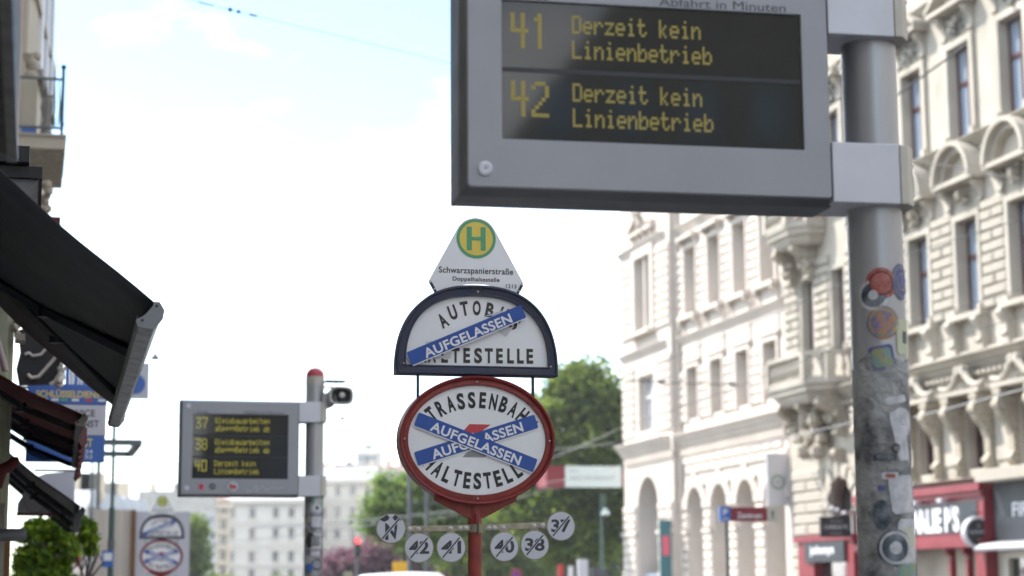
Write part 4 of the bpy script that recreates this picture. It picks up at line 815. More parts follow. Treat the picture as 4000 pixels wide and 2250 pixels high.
# ================================================================ near left side: awnings
KF = FPX / cos(TH)
def awning(label, fab, s0, s1, to, zo, slope, tw, barmat, capmat, thick=.09, arms=True, valance=None, nm='awning', joints=None, group='awnings over the left pavement', skew=.9):
    R = thing(nm, label, 'awning', (tw, s0, zo), group=group); b = lambda mb, n, m, **k: mb.build(n, MT[m], R, **k)
    mb = MB(); n = 14; L0, L1 = [], []
    for j in range(n+1):
        f = j/n; t = to-.03 + (tw - to + .03)*f; z = zo + thick*.3 + (to - t)*slope - .035*sin(pi*f); L0.append((t, z))
    loops = [[(t, s0 + .02 + (s1-s0-.04)*g, z + .004*sin(g*9 + i)) for g in [k/12 for k in range(13)]] for i, (t, z) in enumerate(L0)]
    mb.loft(loops, close=False); o = b(mb, 'fabric', fab, smooth=True); so = o.modifiers.new('thickness', 'SOLIDIFY'); so.thickness = .004
    q = thick; prof = [(to-q, zo-q*.25), (to-q*.9, zo-q*.42), (to-q*.3, zo-q*.52), (to-.004, zo-q*.1), (to+.004, zo+q*.22), (to-q*.12, zo+q*.50), (to-q*.3, zo+q*.5), (to-q*.62, zo+q*.1)]
    b(MB().prism(prof, 'y', s0+.012, s1-.012), 'front_bar', barmat, smooth=True)
    b(MB().box(to-q*.985, to-q*.94, s0+.02, s1-.02, zo-q*.30, zo+q*.02), 'bar_groove', 'armdark')
    for a, c in ((s0-.004, s0+.011), (s1-.011, s1+.004)):
        cap = [(to-q*1.05, zo-q*.20), (to-q*.95, zo-q*.50), (to-q*.3, zo-q*.58), (to+.004, zo-q*.14), (to+.010, zo+q*.22), (to-q*.10, zo+q*.56), (to-q*.33, zo+q*.56), (to-q*.40, zo+q*.3), (to-q*.66, zo+q*.02)]
        cp = b(MB().prism(cap, 'y', a, c), 'end_cap', capmat, bevel=.002)
        if a < s0:
            for u, w in ((-.78, -.22), (-.22, .38)): MB().lathe([(.006, -.007), (.006, .002)], (to+q*u, s0, zo+q*w), 'y', 8).build('cap_screw', MT['armdark'], cp)
    if valance:
        mb = MB(); n = 26
        for k in range(n):
            a, c = s0 + (s1-s0)*k/n, s0 + (s1-s0)*(k+1)/n; zz = zo-q*.4
            mb.add([(to-.01, a, zz), (to-.01+.02*sin(k*1.7), c, zz), (to-.02+.03*sin(k*1.7), c, zz-valance), (to-.03, (a+c)/2, zz-valance-.035), (to-.02+.03*sin(k*1.7-1.7), a, zz-valance)], [(0,1,2,3,4)])
        b(mb, 'valance', fab, smooth=True)
    plane = lambda px, py, d=.07: (lambda v: v)(hit(px, py, to, zo - d, slope))
    if joints:
        for shoulder, elbow, hand, dk1, dk2, w in joints:
            A, E_, H = (hit(*shoulder, to, zo-.02, slope), hit(*elbow, to, zo-.02, slope), hit(*hand, to, zo-.02, slope))
            b(MB().bar(A, E_, w, w*.62), 'upper_arm', dk1, bevel=.006); b(MB().bar(E_, H, w*.92, w*.58), 'forearm', dk2, bevel=.006)
            b(MB().lathe([(w*.62, -.035), (w*.66, -.03), (w*.66, .03), (w*.62, .035)], E_, 'z', 14), 'elbow', 'armdark')
    elif arms:
        n = arms if isinstance(arms, int) and arms > 1 else 3
        for k in range(n):
            s = s0 + .25 + (s1-s0-.7)*k/max(1, n-1); e = (to-.42, s+.30, zo-.09+.40*slope)
            b(MB().bar((tw+.05, s+.1, zo-.06+(to-tw)*slope*.92), e, .05, .04), 'upper_arm', 'armgrey'); b(MB().bar(e, (to-.08, s+.05, zo-.03), .045, .035), 'forearm', 'armdark')
            b(MB().lathe([(.035, -.03), (.035, .03)], e, 'z', 10), 'elbow', 'armdark')
    R.rotation_euler = (0, 0, TH - radians(skew))
    b(MB().box(tw-.02, tw+.10, s0, s1, zo+(to-tw)*slope-.06, zo+(to-tw)*slope+.06), 'wall_box', 'armdark')
    return R
def hit(px, py, to, zo, slope):
    """Where a direction meets the underside of an awning (z = zo + (to-t)*slope)."""
    d = ray(px, py); dt, ds, dz = d.dot(ER), d.dot(ED), d.z; k = (zo + to*slope - 1.65) / (dz + dt*slope)
    return (dt*k, ds*k, 1.65 + dz*k)
ref(500, 1400)
awning('large charcoal awning in the upper left with a scratched metal front bar', 'charcoal', 7.72, 12.55, .488, 2.74, .889, -.6, 'barmetal', 'capgrey', thick=.10,
   joints=[((-420, 880), (150, 1215), (520, 1392), 'armgrey', 'armdark', .075), ((-500, 640), (185, 1318), (445, 1585), 'armdark', 'armgrey', .075)])
awning('dark red awning with a ragged valance, below the charcoal one', 'awred', 12.42, 16.9, .325, 2.72, .535, -.6, 'armdark', 'cream', thick=.07, valance=.10, arms=4)
# third one: bare sloping box sections with dark cloth
awning('dark olive awning lowest on the left, in front of the lime green tree', 'blackpaint', 15.2, 19.6, .40, 2.24, .81, -.6, 'blackpaint', 'armdark', thick=.07, arms=3)
# ---------------------------------------------------------------- near left facade

ref(60, 500)
b0 = thing('sign_box', 'long black metal box running along the wall at the very top left', 'sign box', (-.3, 2, 2.93))
MB().box(-.6, -.08, -2, 5.8, 2.95, 3.30).build('casing', MT['blackpaint'], b0, bevel=.004); MB().box(-.105, -.074, -2, 5.82, 2.93, 2.95).build('edge_trim', MT['barmetal'], b0)
ref(130, 660)
c0 = thing('shop_canopy', 'dark edged grey canopy above the charcoal awning', 'canopy', (-.3, 11, 3.9))
MB().box(-.6, -.072, 10.65, 14.2, 4.0, 4.09).build('top_plate', MT['blackpaint'], c0); mb = MB().box(-.6, .0, 10.7, 14, 3.92, 3.985); mb.build('edge', MT['blackpaint'], c0)
mb = MB(); mb.prism([(-.6, 3.72), (-.15, 3.72), (-.13, 3.80), (-.08, 3.86), (-.02, 3.918), (-.6, 3.918)], 'y', 10.73, 13.95); mb.build('moulding', MT['polegrey'], c0)
def left_house():
    ref(150, 450)
    R = thing('balcony_house', 'beige house at the top left with a balcony, a sculpted bust and a chamfered bay', 'building', (-.6, 24.5, 0)); b = lambda mb, n, m='stuccoL', **k: mb.build(n, MT[m], R, **k)
    b(MB().box(-10, -.6, 24.5, 44, 0, 18), 'wall')
    # projecting bay: side towards us, chamfered front
    tb = PS(214, 150, s=31.0).x; tn = PS(105, 250, s=26.6).x; ti = PS(130, 250, s=27.0).x; bay = [(-.6, 26.6), (tn, 26.6), (ti, 27.0), (tb, 31.0), (tb, 33.5), (-.6, 33.5)]
    b(MB().prism(bay, 'z', 7.5, 18), 'bay')
    b(MB().prism([(-.6, 26.5), (tn+.04, 26.5), (ti+.04, 26.9), (tb+.04, 31.0), (tb+.04, 33.6), (-.6, 33.6)], 'z', 9.98, 10.10), 'string_course'); b(MB().prism([(-.6, 26.5), (tn-.1, 26.5), (tn-.08, 26.59), (-.6, 26.59)], 'z', 7.5, 18), 'corner_strip')
    # window on the chamfer
    a = Vector((ti, 27.0)).lerp(Vector((tb, 31.0)), .1); c = Vector((ti, 27.0)).lerp(Vector((tb, 31.0)), .92); d = (c-a).normalized(); nrm = Vector((d.y, -d.x)); mb = MB()
    def chm(f0, f1, z0, z1, o0, o1, m=0): 
        p, q = a.lerp(c, f0), a.lerp(c, f1); mb.prism([tuple(p+nrm*o0), tuple(q+nrm*o0), tuple(q+nrm*o1), tuple(p+nrm*o1)], 'z', z0, z1, m)
    for f0, f1, z0, z1 in ((.12,.2,9.2,11.6),(.80,.88,9.2,11.6),(.47,.53,9.2,11.6),(.12,.88,9.12,9.24)): chm(f0, f1, z0, z1, -.0, .05)
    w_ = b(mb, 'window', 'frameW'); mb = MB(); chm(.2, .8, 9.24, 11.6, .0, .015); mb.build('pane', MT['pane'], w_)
    mb = MB(); chm(.04, .96, 9.0, 9.11, 0, .09); b(mb, 'window_sill', 'stonegrey')
    # balcony
    z = 7.64; t = .285
    mb = MB().box(-.6, t, 25.5, 28.1, z-.17, z).box(-.6, t+.015, 25.47, 28.13, z+.001, z+.03); b(mb, 'balcony_slab'); b(MB().box(-.6, t-.02, 25.55, 28.0, z-.19, z-.171), 'balcony_soffit', 'skin')
    mb = MB(); console(mb, 25.9, .3, z-.2, z-1.0, -.45, .36); ornament(mb, (-.12, 26, z-1.0), .14, 9, 14); b(mb, 'balcony_bracket', 'skin')
    rl = thing
    mb = MB().tube([(t-.05, 25.6, z), (t-.05, 25.6, z+.95)], .022, 8); mb.ball((t-.05, 25.6, z+.99), .04, 8); mb.ball((t-.05, 25.6, z+.2), .035, 8); b(mb, 'railing_post', 'armgrey')
    mb = MB().tube([(-.35, 25.6, z+.82), (t-.05, 25.6, z+.82)], .02, 6); b(mb, 'railing', 'polegrey'); mb = MB().tube([(-.35, 25.6, z+.14), (t-.05, 25.6, z+.14)], .02, 6); b(mb, 'railing', 'polegrey')
    b(MB().tube([(t-.05, 25.6, z+.82), (t-.05, 28.0, z+.82)], .02, 6), 'railing', 'polegrey')
    for k in range(5):
        x = T_at(160, 25.6) + k*.055; b(MB().tube([(x, 25.61, z+.14), (x+.02, 25.61, z+.45), (x, 25.61, z+.82)], .009, 5), 'baluster', 'polegrey')
    mb = MB().lathe([(.10,0),(.12,.04),(.08,.1),(.05,.3),(.09,.45),(.06,.6),(.09,.62)], (T_at(183, 25.9), 25.9, z+.03), n=10); b(mb, 'railing_urn', 'stonegrey', smooth=True)
    # bust on its pillar
    x0, x1 = T_at(92, 25.9), T_at(142, 25.9); zt = Z_at(310, 25.9)
    b(MB().box(x0, x1, 25.8, 26.1, z+.2, zt), 'pillar'); b(MB().box(x0-.02, x1+.01, 25.78, 26.1, z+.03, z+.19), 'pillar_base', 'blue')
    mb = MB(); c_ = ((x0+x1)/2, 25.92, 0)
    mb.lathe([(.085, 0), (.10, .04), (.075, .10), (.05, .14)], (c_[0], c_[1], zt), n=12); mb.ball((c_[0], c_[1], zt+.22), (.085,.10,.14), 10); mb.ball((c_[0]+.03, c_[1]-.07, zt+.20), (.014,.022,.02), 6)
    for k in range(14): a_ = k*.9; mb.ball((c_[0]+.08*cos(a_), c_[1]+.07*sin(a_), zt+.31+.03*sin(k*2.1)), .045, 6)
    b(mb, 'bust', 'skin', smooth=True)
    # pink strip and mouldings of the neighbouring front, seen edge on
    b(MB().box(-.6, T_at(70, 24), 24.0, 24.5, 5.5, 18), 'pink_pilaster', 'pinkwall')
    for k in range(9):
        zz = 6.0 + k*.42; mb = MB(); console(mb, 23.0, .22, zz+.16, zz-.12, T_at(20, 23)-.1, .20); b(mb, 'moulding', 'stuccoW')
    b(MB().box(-.6, T_at(250, 20.5), 20.4, 23.6, Z_at(850, 20.5)-.12, Z_at(850, 20.5)), 'red_shop_board', 'awred')
    mb = MB(); ornament(mb, (T_at(190, 22, 775), 22, Z_at(775, 22, 190)), .14, 21, 16); b(mb, 'relief', 'skin', smooth=True)
left_house()
ref(40, 1400)
# column, spiral rod and capital behind the arms
R = thing('shop_column', 'pale green column with a stucco capital behind the awning arms', 'column', (-.4, 13.6, 0))
mb = MB().box(-.6, T_at(28, 13.6), 13.5, 13.9, 0, 3.62); mb.build('shaft', MT['palegreen'], R); MB().box(-.6, T_at(50, 13.6), 13.66, 13.9, 0, 3.62).build('shaft_edge', MT['palegreen'], R)
mb = MB(); ornament(mb, (T_at(72, 13.6, 1290), 13.6, Z_at(1290, 13.6, 72)), .07, 4, 12); mb.box(T_at(55,13.6), T_at(95,13.6), 13.5, 13.7, Z_at(1335, 13.6), Z_at(1310, 13.6)); mb.build('capital', MT['skin'], R, smooth=True)
MB().tube([(T_at(-20, 13.2, 1300), 13.2, Z_at(1300, 13.2, -20)), (T_at(22, 13.2, 1450), 13.2, Z_at(1450, 13.2, 22))], .022, 8).build('rod', MT['pinkwall'], R)
ref(150, 1400)
# carved black hanging board with silver scrolls
s = 16.0; R = thing('carved_board', 'black carved hanging board with silver scrollwork behind the awning arms', 'board', (T_at(150, s, 1500), s, Z_at(1500, s, 150)))
q = [(T_at(x, s, y), Z_at(y, s, x)) for x, y in ((70,1290),(150,1262),(250,1330),(262,1400),(210,1500),(74,1505),(62,1440),(78,1380))]; MB().prism(q, 'y', s, s+.06).build('board', MT['blackpaint'], R)
for pts, r in ((((98,1385),(112,1378),(128,1390),(160,1385),(190,1350)), .012), (((108,1462),(122,1475),(150,1472),(175,1445),(205,1410),(222,1388)), .015), (((222,1390),(245,1400),(262,1430),(240,1450),(215,1490),(196,1502)), .017)):
    MB().tube([(T_at(x, s-.05, y), s-.05, Z_at(y, s-.05, x)) for x, y in pts], r, 8).build('scroll', MT['silver'], R, smooth=True)
mb = MB(); ornament(mb, (T_at(240, s, 1470), s-.05, Z_at(1470, s, 240)), .085, 8, 18); mb.build('rosette', MT['silver'], R, smooth=True)
ref(260, 1650)
# locksmith's sign: three boards
s = 17.0; R = thing('locksmith_sign', 'tall stacked blue, white and blue key service sign behind the red awning', 'sign', (T_at(260, s, 1805), s, Z_at(1805, s, 260)))
def board(x0, y0, x1, y1, m, th=.09): return MB().box(T_at(x0, s), T_at(x1, s), s, s+th, Z_at(y1, s), Z_at(y0, s)).build('sign_board', MT[m], R, bevel=.005)
def stext(par, body, off, x, y, wpx, cappx, m, ss, nm='lettering'): mb = MB(); tmesh(mb, body, off, T_at(x, ss, y), Z_at(y, ss, x), w=wpx/KF*ss, cap=cappx/KF*ss, y=ss-.003); return mb.build(nm, MT[m], par)
o = board(103, 1500, 416, 1579, 'blue'); stext(o, 'SCHLÜSSELDIENST', .02, 275, 1552, 262, 26, 'yellow', s)
for x, m in ((170,'white'),(212,'white'),(247,'green'),(292,'white'),(345,'redprint'),(395,'white')): MB().box(T_at(x-14, s), T_at(x+14, s), s-.004, s-.001, Z_at(1567, s), Z_at(1557, s)).build('small_print_block', MT[m], o)
o = board(103, 1581, 414, 1700, 'offwhite'); stext(o, 'SERVICE', .01, 305, 1626, 130, 27, 'black', s); stext(o, 'DIENST', .01, 330, 1668, 112, 27, 'black', s)
o = board(103, 1702, 412, 1804, 'blue'); stext(o, 'NOTDIENST', .02, 270, 1744, 180, 32, 'yellow', s); stext(o, '535 34', .01, 318, 1771, 86, 15, 'white', s); stext(o, '533 52', .01, 318, 1791, 86, 15, 'white', s)
MB().box(-.6, T_at(103, s), s+.03, s+.07, Z_at(1520, s), Z_at(1510, s)).build('bracket', MT['lamp'], R)
ref(180, 1940)
# white rounded light box
s = 19.0; R = thing('light_box', 'white rounded light box with red lower edge, above the lime green tree', 'sign', (T_at(190, s, 2012), s, Z_at(2012, s, 190)))
q = [(65,2004),(68,1965),(85,1940),(120,1870),(180,1848),(292,1840),(292,2004)]; q = [(T_at(x, s, y), Z_at(y, s, x)) for x, y in q]; MB().prism(q, 'y', s, s+.16).build('box', MT['offwhite'], R, bevel=.01)
MB().box(T_at(65, s), T_at(292, s), s-.004, s+.15, Z_at(2014, s), Z_at(2005, s)).build('lower_edge', MT['shopred'], R); MB().box(T_at(130, s), T_at(292, s), s-.004, s+.1, Z_at(1840, s), Z_at(1832, s)).build('upper_edge', MT['pinkwall'], R)
mb = MB(); c_ = (T_at(140, s, 1950), Z_at(1950, s, 140)); pts = [(c_[0] + .11*cos(a), s-.004, c_[1] + .13*sin(a)) for a in [pi + pi*k/12 for k in range(13)]]; mb.tube(pts, .004, 5); mb.build('printed_arc', MT['greyprint'], R)
ref(40, 2000)
# dark tube and red bracket at the bottom left
s = 12.4; R = thing('shop_lamp_tube', 'dark horizontal cylinder at the left edge near the bottom', 'lamp', (T_at(0, s, 2120), s, Z_at(2120, s, 0)))
MB().lathe([(.035, -.35), (.040, -.34), (.040, T_at(80, s)+.02), (.030, T_at(94, s)+.02)], (0, s, Z_at(2090, s)), 'x', 16).build('tube', MT['aludark'], R, smooth=True)
s = 13.0; R = thing('scroll_bracket', 'dark red curved bracket under the awnings at the left edge', 'bracket', (T_at(30, s, 1950), s, Z_at(1950, s, 30)))
MB().tube([(T_at(x, s, y), s, Z_at(y, s, x)) for x, y in ((-20,1900),(5,1835),(35,1822),(60,1800),(75,1795))], [.05,.045,.04,.035,.02], 10).build('curve', MT['awred'], R, smooth=True)
MB().box(T_at(-40, s), T_at(18, s), s+.2, s+.5, 0, Z_at(1960, s)).build('post', MT['stonegrey'], R); MB().box(T_at(20, s), T_at(42, s), s+.3, s+.5, 0, Z_at(2110, s)).build('post', MT['brown'], R)
ref(200, 1480)
# blue and yellow oval, blue-white striped post
s = 15.8; o = solo(MB().prism([(T_at(x, s, y), Z_at(y, s, x)) for x, y in ((92,1752),(130,1760),(180,1782),(205,1800),(170,1798),(120,1778))], 'y', s, s+.03), 'oval_sign', MT['blue'], 'blue oval sign with a yellow spot glimpsed through the awning arms', 'sign')
s = 19.5; R = thing('striped_board', 'blue and white striped board just above the key service sign', 'board', (T_at(300, s, 1500), s, Z_at(1500, s, 300)))
for k, m in enumerate(('blue','offwhite','blue','offwhite','blue')): MB().box(T_at(255+k*17, s), T_at(271+k*17, s), s, s+.05, Z_at(1500, s), Z_at(1430, s)).build('stripe', MT[m], R)
ref(540, 1490)
# board with blue disc behind the awning bar
s = 24.0; R = thing('disc_board', 'grey board with a blue disc half hidden by the awning bar', 'sign', (T_at(545, s, 1557), s, Z_at(1557, s, 545)))
o = MB().box(T_at(490, s), T_at(582, s), s, s+.05, Z_at(1557, s), Z_at(1417, s)).build('board', MT['offwhite'], R); mb = MB(); rings(mb, [(.125, 0)], T_at(528, s, 1500), Z_at(1500, s, 528), s-.004); mb.build('disc', MT['blue'], o)
def pole(name, label, px, s, py0, r, m, cat='pole', r0=None, split=None, group=None):
    ref(px, 2200); t = T_at(px, s); R = thing(name, label, cat, (t, s, 0), group=group); z = Z_at(py0, s)
    if split: zs = Z_at(split, s); MB().lathe([(r0, -.1), (r0, zs), (r, zs+.02)], (t, s, 0), n=12).build('lower_tube', MT[m], R, smooth=True); MB().lathe([(r, zs), (r, z)], (t, s, 0), n=10).build('upper_tube', MT[m], R, smooth=True)
    else: MB().lathe([(r, -.1), (r, z)], (t, s, 0), n=12).build('tube', MT[m], R, smooth=True)
    return R, t
R, t = pole('frame_lamp_post', 'grey post with a flat rectangular frame and a small blue stop sign', 432, 31, 1650, .028, 'polegreen', 'post', .047, 1985)
ref(480, 1740); s = 30.0; za, zb = Z_at(1740, s), Z_at(1717, s); x1 = T_at(555, s); x0 = T_at(395, s)
for q in (((x0, s, (za+zb)/2), (x1, s, (za+zb)/2)), ((x0, s+2.6, (za+zb)/2), (x1, s+2.6, (za+zb)/2)), ((x1-.05, s, (za+zb)/2), (x1-.05, s+2.6, (za+zb)/2)), ((x0, s, (za+zb)/2), (x0, s+2.6, (za+zb)/2))): MB().bar(q[0], q[1], .10, .09).build('frame_bar', MT['polegrey'], R)
ref(430, 2180); s = 30.9; o = MB().box(T_at(398, s), T_at(443, s), s-.03, s, Z_at(2216, s), Z_at(2150, s)).build('stop_plate', MT['blue'], R); MB().box(T_at(405, s), T_at(437, s), s-.036, s-.031, Z_at(2190, s), Z_at(2160, s)).build('plate_field', MT['white'], o); MB().lathe([(.06, 0), (.06, .16)], (t, 31, Z_at(2148, s)), n=10).build('collar', MT['lamp'], R)
pole('mast', 'thin grey mast, right one of the two behind the frame post', 375, 46, 1790, .05, 'polegrey', r0=.085, split=1985, group='thin masts on the left'); pole('mast', 'thin pale mast, left one of the two behind the frame post', 350, 60, 1790, .045, 'polegrey', r0=.10, split=1980, group='thin masts on the left')
# hoarding
ref(500, 2100)
s = 38.0; R = thing('hoarding', 'pale building site hoarding with one brown upright behind the small stop sign', 'hoarding', (T_at(500, s), s, 0))
for k in range(11):
    x0, x1 = 365 + k*54, 365 + (k+1)*54 - 2
    if x0 > 690: break
    off = 12 if x0 > 515 else 0; MB().box(T_at(x0, s), T_at(x1, s), s + .01*(k % 2), s+.06, 0, Z_at(1990+off*.6, s)).build('panel', MT['offwhite' if k > 2 else 'stuccoW'], R)
MB().box(T_at(512, s), T_at(529, s), s-.08, s-.01, 0, Z_at(1992, s)).build('upright', MT['brown'], R)
ref(305, 2170); s = 36.0; solo(MB().box(T_at(297, s), T_at(315, s), s, s+.04, Z_at(2215, s), Z_at(2135, s)), 'banner', MT['redprint'], 'small red upright banner beside the lime green tree', 'banner')
# the second, distant stop sign is built like the first
src = next(o for o in COL.objects if o.name == 'tram_stop_sign'); c = copy_tree(src); c['label'] = 'distant small stop sign at the lower left with the same crossed out boards'
p = P(631, 2100, 32.0); c.location = (p.x, p.y, -.12); c.rotation_euler = (0, 0, radians(12))
for ch in list(c.children):
    if ch.name.startswith(('line_disc', 'cross_bar', 'disc_tab', 'washer', 'nut', 'pipe_clamp', 'clamp_lug')):
        for g in list(ch.children): bpy.data.objects.remove(g)
        bpy.data.objects.remove(ch)
# ================================================================ street furniture further away
def perp_sign(name, label, cat, px0, px1, py0, py1, s, m, th=.1, **k):
    ref((px0+px1)/2, (py0+py1)/2); R = thing(name, label, cat, (T_at((px0+px1)/2, s), s, Z_at(py1, s)), **k); o = MB().box(T_at(px0, s), T_at(px1, s), s, s+th, Z_at(py1, s), Z_at(py0, s)).build('board', MT[m], R, bevel=.008); return R, o
R, o = perp_sign('direction_sign', 'dark red direction sign with white lettering and blue parking field on a grey pole', 'sign', 2855, 2996, 1981, 2036, 34, 'shopred')
stext(o, 'Zentrum', .015, 2928, 2024, 112, 24, 'white', 34)
q = MB().box(T_at(2814, 34), T_at(2854, 34), 34, 34.1, Z_at(2037, 34), Z_at(1979, 34)).build('parking_field', MT['blue'], R); stext(q, 'P', .03, 2834, 2012, 20, 26, 'white', 34); stext(q, 'Garage', .01, 2834, 2030, 32, 10, 'white', 34)
q = MB().box(T_at(2998, 34), T_at(3042, 34), 34, 34.1, Z_at(2036, 34), Z_at(1983, 34)).build('arrow_field', MT['collar'], R); mb = MB(); x, z = T_at(3018, 34, 2010), Z_at(2010, 34, 3018); mb.add([(x-.035, 33.995, z+.02), (x+.035, 33.995, z+.02), (x, 33.995, z+.09)], [(0,1,2)]); mb.add([(x-.014, 33.995, z-.08), (x+.014, 33.995, z-.08), (x+.014, 33.995, z+.02), (x-.014, 33.995, z+.02)], [(0,1,2,3)]); mb.build('arrow', MT['black'], q)
x = T_at(2838, 34.2); MB().lathe([(.035, 0), (.035, 2.9)], (x, 34.2, 0), n=12).build('pole', MT['polegrey'], R)
R, o = perp_sign('flag_board', 'large grey hanging board with a pale ring, beside the arched window', 'sign', 2997, 3100, 1772, 1975, 60.5, 'clamp')
mb = MB(); rings(mb, [(.26, 0), (.16, 1), (.05, 2)], T_at(3038, 60.5, 1883), Z_at(1883, 60.5, 3038), 60.49); mb.build('ring', [MT['stkteal'], MT['clamp'], MT['black']], o); MB().box(T_at(3100,60.5), 25.1, 60.52, 60.58, Z_at(1800, 60.5), Z_at(1795, 60.5)).build('bracket', MT['lamp'], R)
R, o = perp_sign('banner', 'narrow teal banner with a pink field on the white building', 'banner', 2578, 2623, 2030, 2260, 71.5, 'teal'); MB().box(T_at(2587, 71.5), T_at(2614, 71.5), 71.48, 71.495, Z_at(2170, 71.5), Z_at(2093, 71.5)).build('pink_field', MT['pink'], o)
R, o = perp_sign('restaurant_sign', 'long pale restaurant sign with a red square end on the building corner', 'sign', 2208, 2428, 1821, 1903, 79.0, 'lightboard', th=.3)
q = MB().box(T_at(2134, 79.0), T_at(2207, 79.0), 79.0, 80.5, Z_at(1903, 79.0), Z_at(1821, 79.0)).build('red_field', MT['shopred'], R)
for k in range(7): MB().box(T_at(2146+k*8, 79.0), T_at(2150+k*8, 79.0), 80.18, 80.195, Z_at(1885, 79.0), Z_at(1838, 79.0)).build('white_bar', MT['white'], q)
stext(o, 'DAS', .0, 2240, 1845, 40, 13, 'greyprint', 79.0); stext(o, 'RESTAURANT', .0, 2315, 1875, 190, 18, 'greyprint', 79.0); MB().box(T_at(2428, 79.0), T_at(2450, 79.0), 79.05, 80.45, Z_at(1895, 79.0), Z_at(1835, 79.0)).build('bracket', MT['shopred'], R)
R, o = perp_sign('pub_hanging_sign', "black hanging pub sign with pale lettering, left of the big pole", 'sign', 3205, 3325, 2018, 2098, 54.3, 'black'); stext(o, "CHARLIE P'S", .0, 3266, 2066, 108, 17, 'white', 54.3)
for a, w_ in ((2036, 50), (2084, 46)): MB().box(T_at(3266-w_/2, 54.3), T_at(3266+w_/2, 54.3), 54.285, 54.295, Z_at(a+2, 54.3), Z_at(a-2, 54.3)).build('small_print_block', MT['greyprint'], o)
MB().bar((T_at(3205, 54.35, 2005), 54.35, Z_at(2005, 54.3, 3205)), (25, 54.35, Z_at(1990, 54.3)), .03, .03).build('bracket', MT['lamp'], R)
for k, (x, y) in enumerate(((3250, 1985), (3270, 1993), (3298, 2004))): mb = MB(); mb.lathe([(.02,.1),(.07,.06),(.09,0)], (T_at(x, 54.2, y+4), 54.2, Z_at(y+4, 54.2, x)), n=10); mb.build('spot_lamp', MT['clamp'], R)
ref(3815, 2080); s = 46.4; R = thing('round_pub_sign', 'round black brewery sign with a silver rim hanging before the dark shop', 'sign', (T_at(3815, s, 2140), s, Z_at(2140, s, 3815)))
c_ = (T_at(3816, s, 2080), s, Z_at(2080, s, 3816)); MB().lathe([(.40, .12), (.42, .10), (.42, -.10), (.40, -.12), (.36, -.12), (.35, -.09)], c_, 'y', 36).build('rim', MT['clamp'], R, smooth=True)
o = MB().lathe([(.355, -.10), (.34, -.105), (.30, -.095)], c_, 'y', 36).build('face', MT['black'], R); mb = MB(); tmesh(mb, 'GUINNESS', .0, c_[0], c_[2]-.03, w=.56, cap=.09, y=s-.112); mb.build('lettering', MT['offwhite'], o)
mb = MB(); tmesh(mb, 'A', .03, c_[0], c_[2]+.12, w=.07, cap=.12, y=s-.112); mb.box(c_[0]-.03, c_[0]+.03, s-.113, s-.112, c_[2]-.22, c_[2]-.16); mb.build('gold_mark', MT['gold'], o); MB().bar((c_[0]-.2, s, c_[2]+.52), (25, s, c_[2]+.55), .03, .03).build('bracket', MT['lamp'], R); MB().tube([(c_[0], s, c_[2]+.40), (c_[0], s, c_[2]+.53)], .015, 6).build('hanger', MT['lamp'], R)
# green lamp post and small things at the lower right of the stop sign
ref(2352, 2200); s = 84.0; t = T_at(2352, s); R = thing('street_lamp', 'green cast lamp post with a curved arm in front of the dark trees', 'street lamp', (t, s, 0))
MB().lathe([(.16, 0), (.12, 1), (.075, 1.2), (.06, 4.5), (.045, Z_at(1950, s))], (t, s, 0), n=12).build('post', MT['polegreen'], R, smooth=True)
MB().tube([(t, s, Z_at(1955, s)), (t+.02, s, Z_at(1935, s)), (t+.12, s, Z_at(1928, s)), (t+.16, s, Z_at(1945, s)), (t+.16, s, Z_at(1985, s))], .04, 8).build('arm', MT['polegreen'], R, smooth=True); MB().lathe([(.05,.15),(.16,0),(.22,-.12),(.2,-.16)], (t+.17, s, Z_at(1998, s)), n=16).build('shade', MT['greenglass'], R, smooth=True); MB().ball((t+.17, s, Z_at(2006, s)), .11, 10).build('bulb', MT['greenglass'], R, smooth=True)
for lab, x0, x1, y0, y1, m, s in (('white upright board at the bottom between the discs and the lamp post', 2258, 2298, 2185, 2280, 'white', 60), ('dark notice board with pale lettering at the bottom', 2312, 2372, 2222, 2262, 'polegrey', 62), ('small orange red post at the bottom, left of the white board', 2182, 2202, 2205, 2290, 'redprint', 66), ('narrow pale post beside the orange red one', 2224, 2240, 2212, 2290, 'white', 68), ('yellow board behind the left discs', 1536, 1590, 2194, 2240, 'yellowbox', 75), ('small yellow board at the bottom beside the display pole', 1345, 1378, 2233, 2260, 'gold', 75)):
    R_, o_ = perp_sign('notice_board', lab, 'board', x0, x1, y0, y1, s, m, th=.08); MB().box(T_at((x0+x1)/2-2, s), T_at((x0+x1)/2+2, s), s+.1, s+.16, 0, Z_at(y0+4, s)).build('post', MT['polegrey'], R_)
R_, o_ = perp_sign('round_road_sign', 'small round red and blue road sign at the bottom edge right of the red pole', 'road sign', 2012, 2014, 2230, 2290, 62, 'polegrey'); mb = MB(); rings(mb, [(.17, 0), (.12, 1)], T_at(2013, 62, 2242), Z_at(2242, 62, 2013), 61.9); mb.build('disc', [MT['redprint'], MT['violet']], R_)
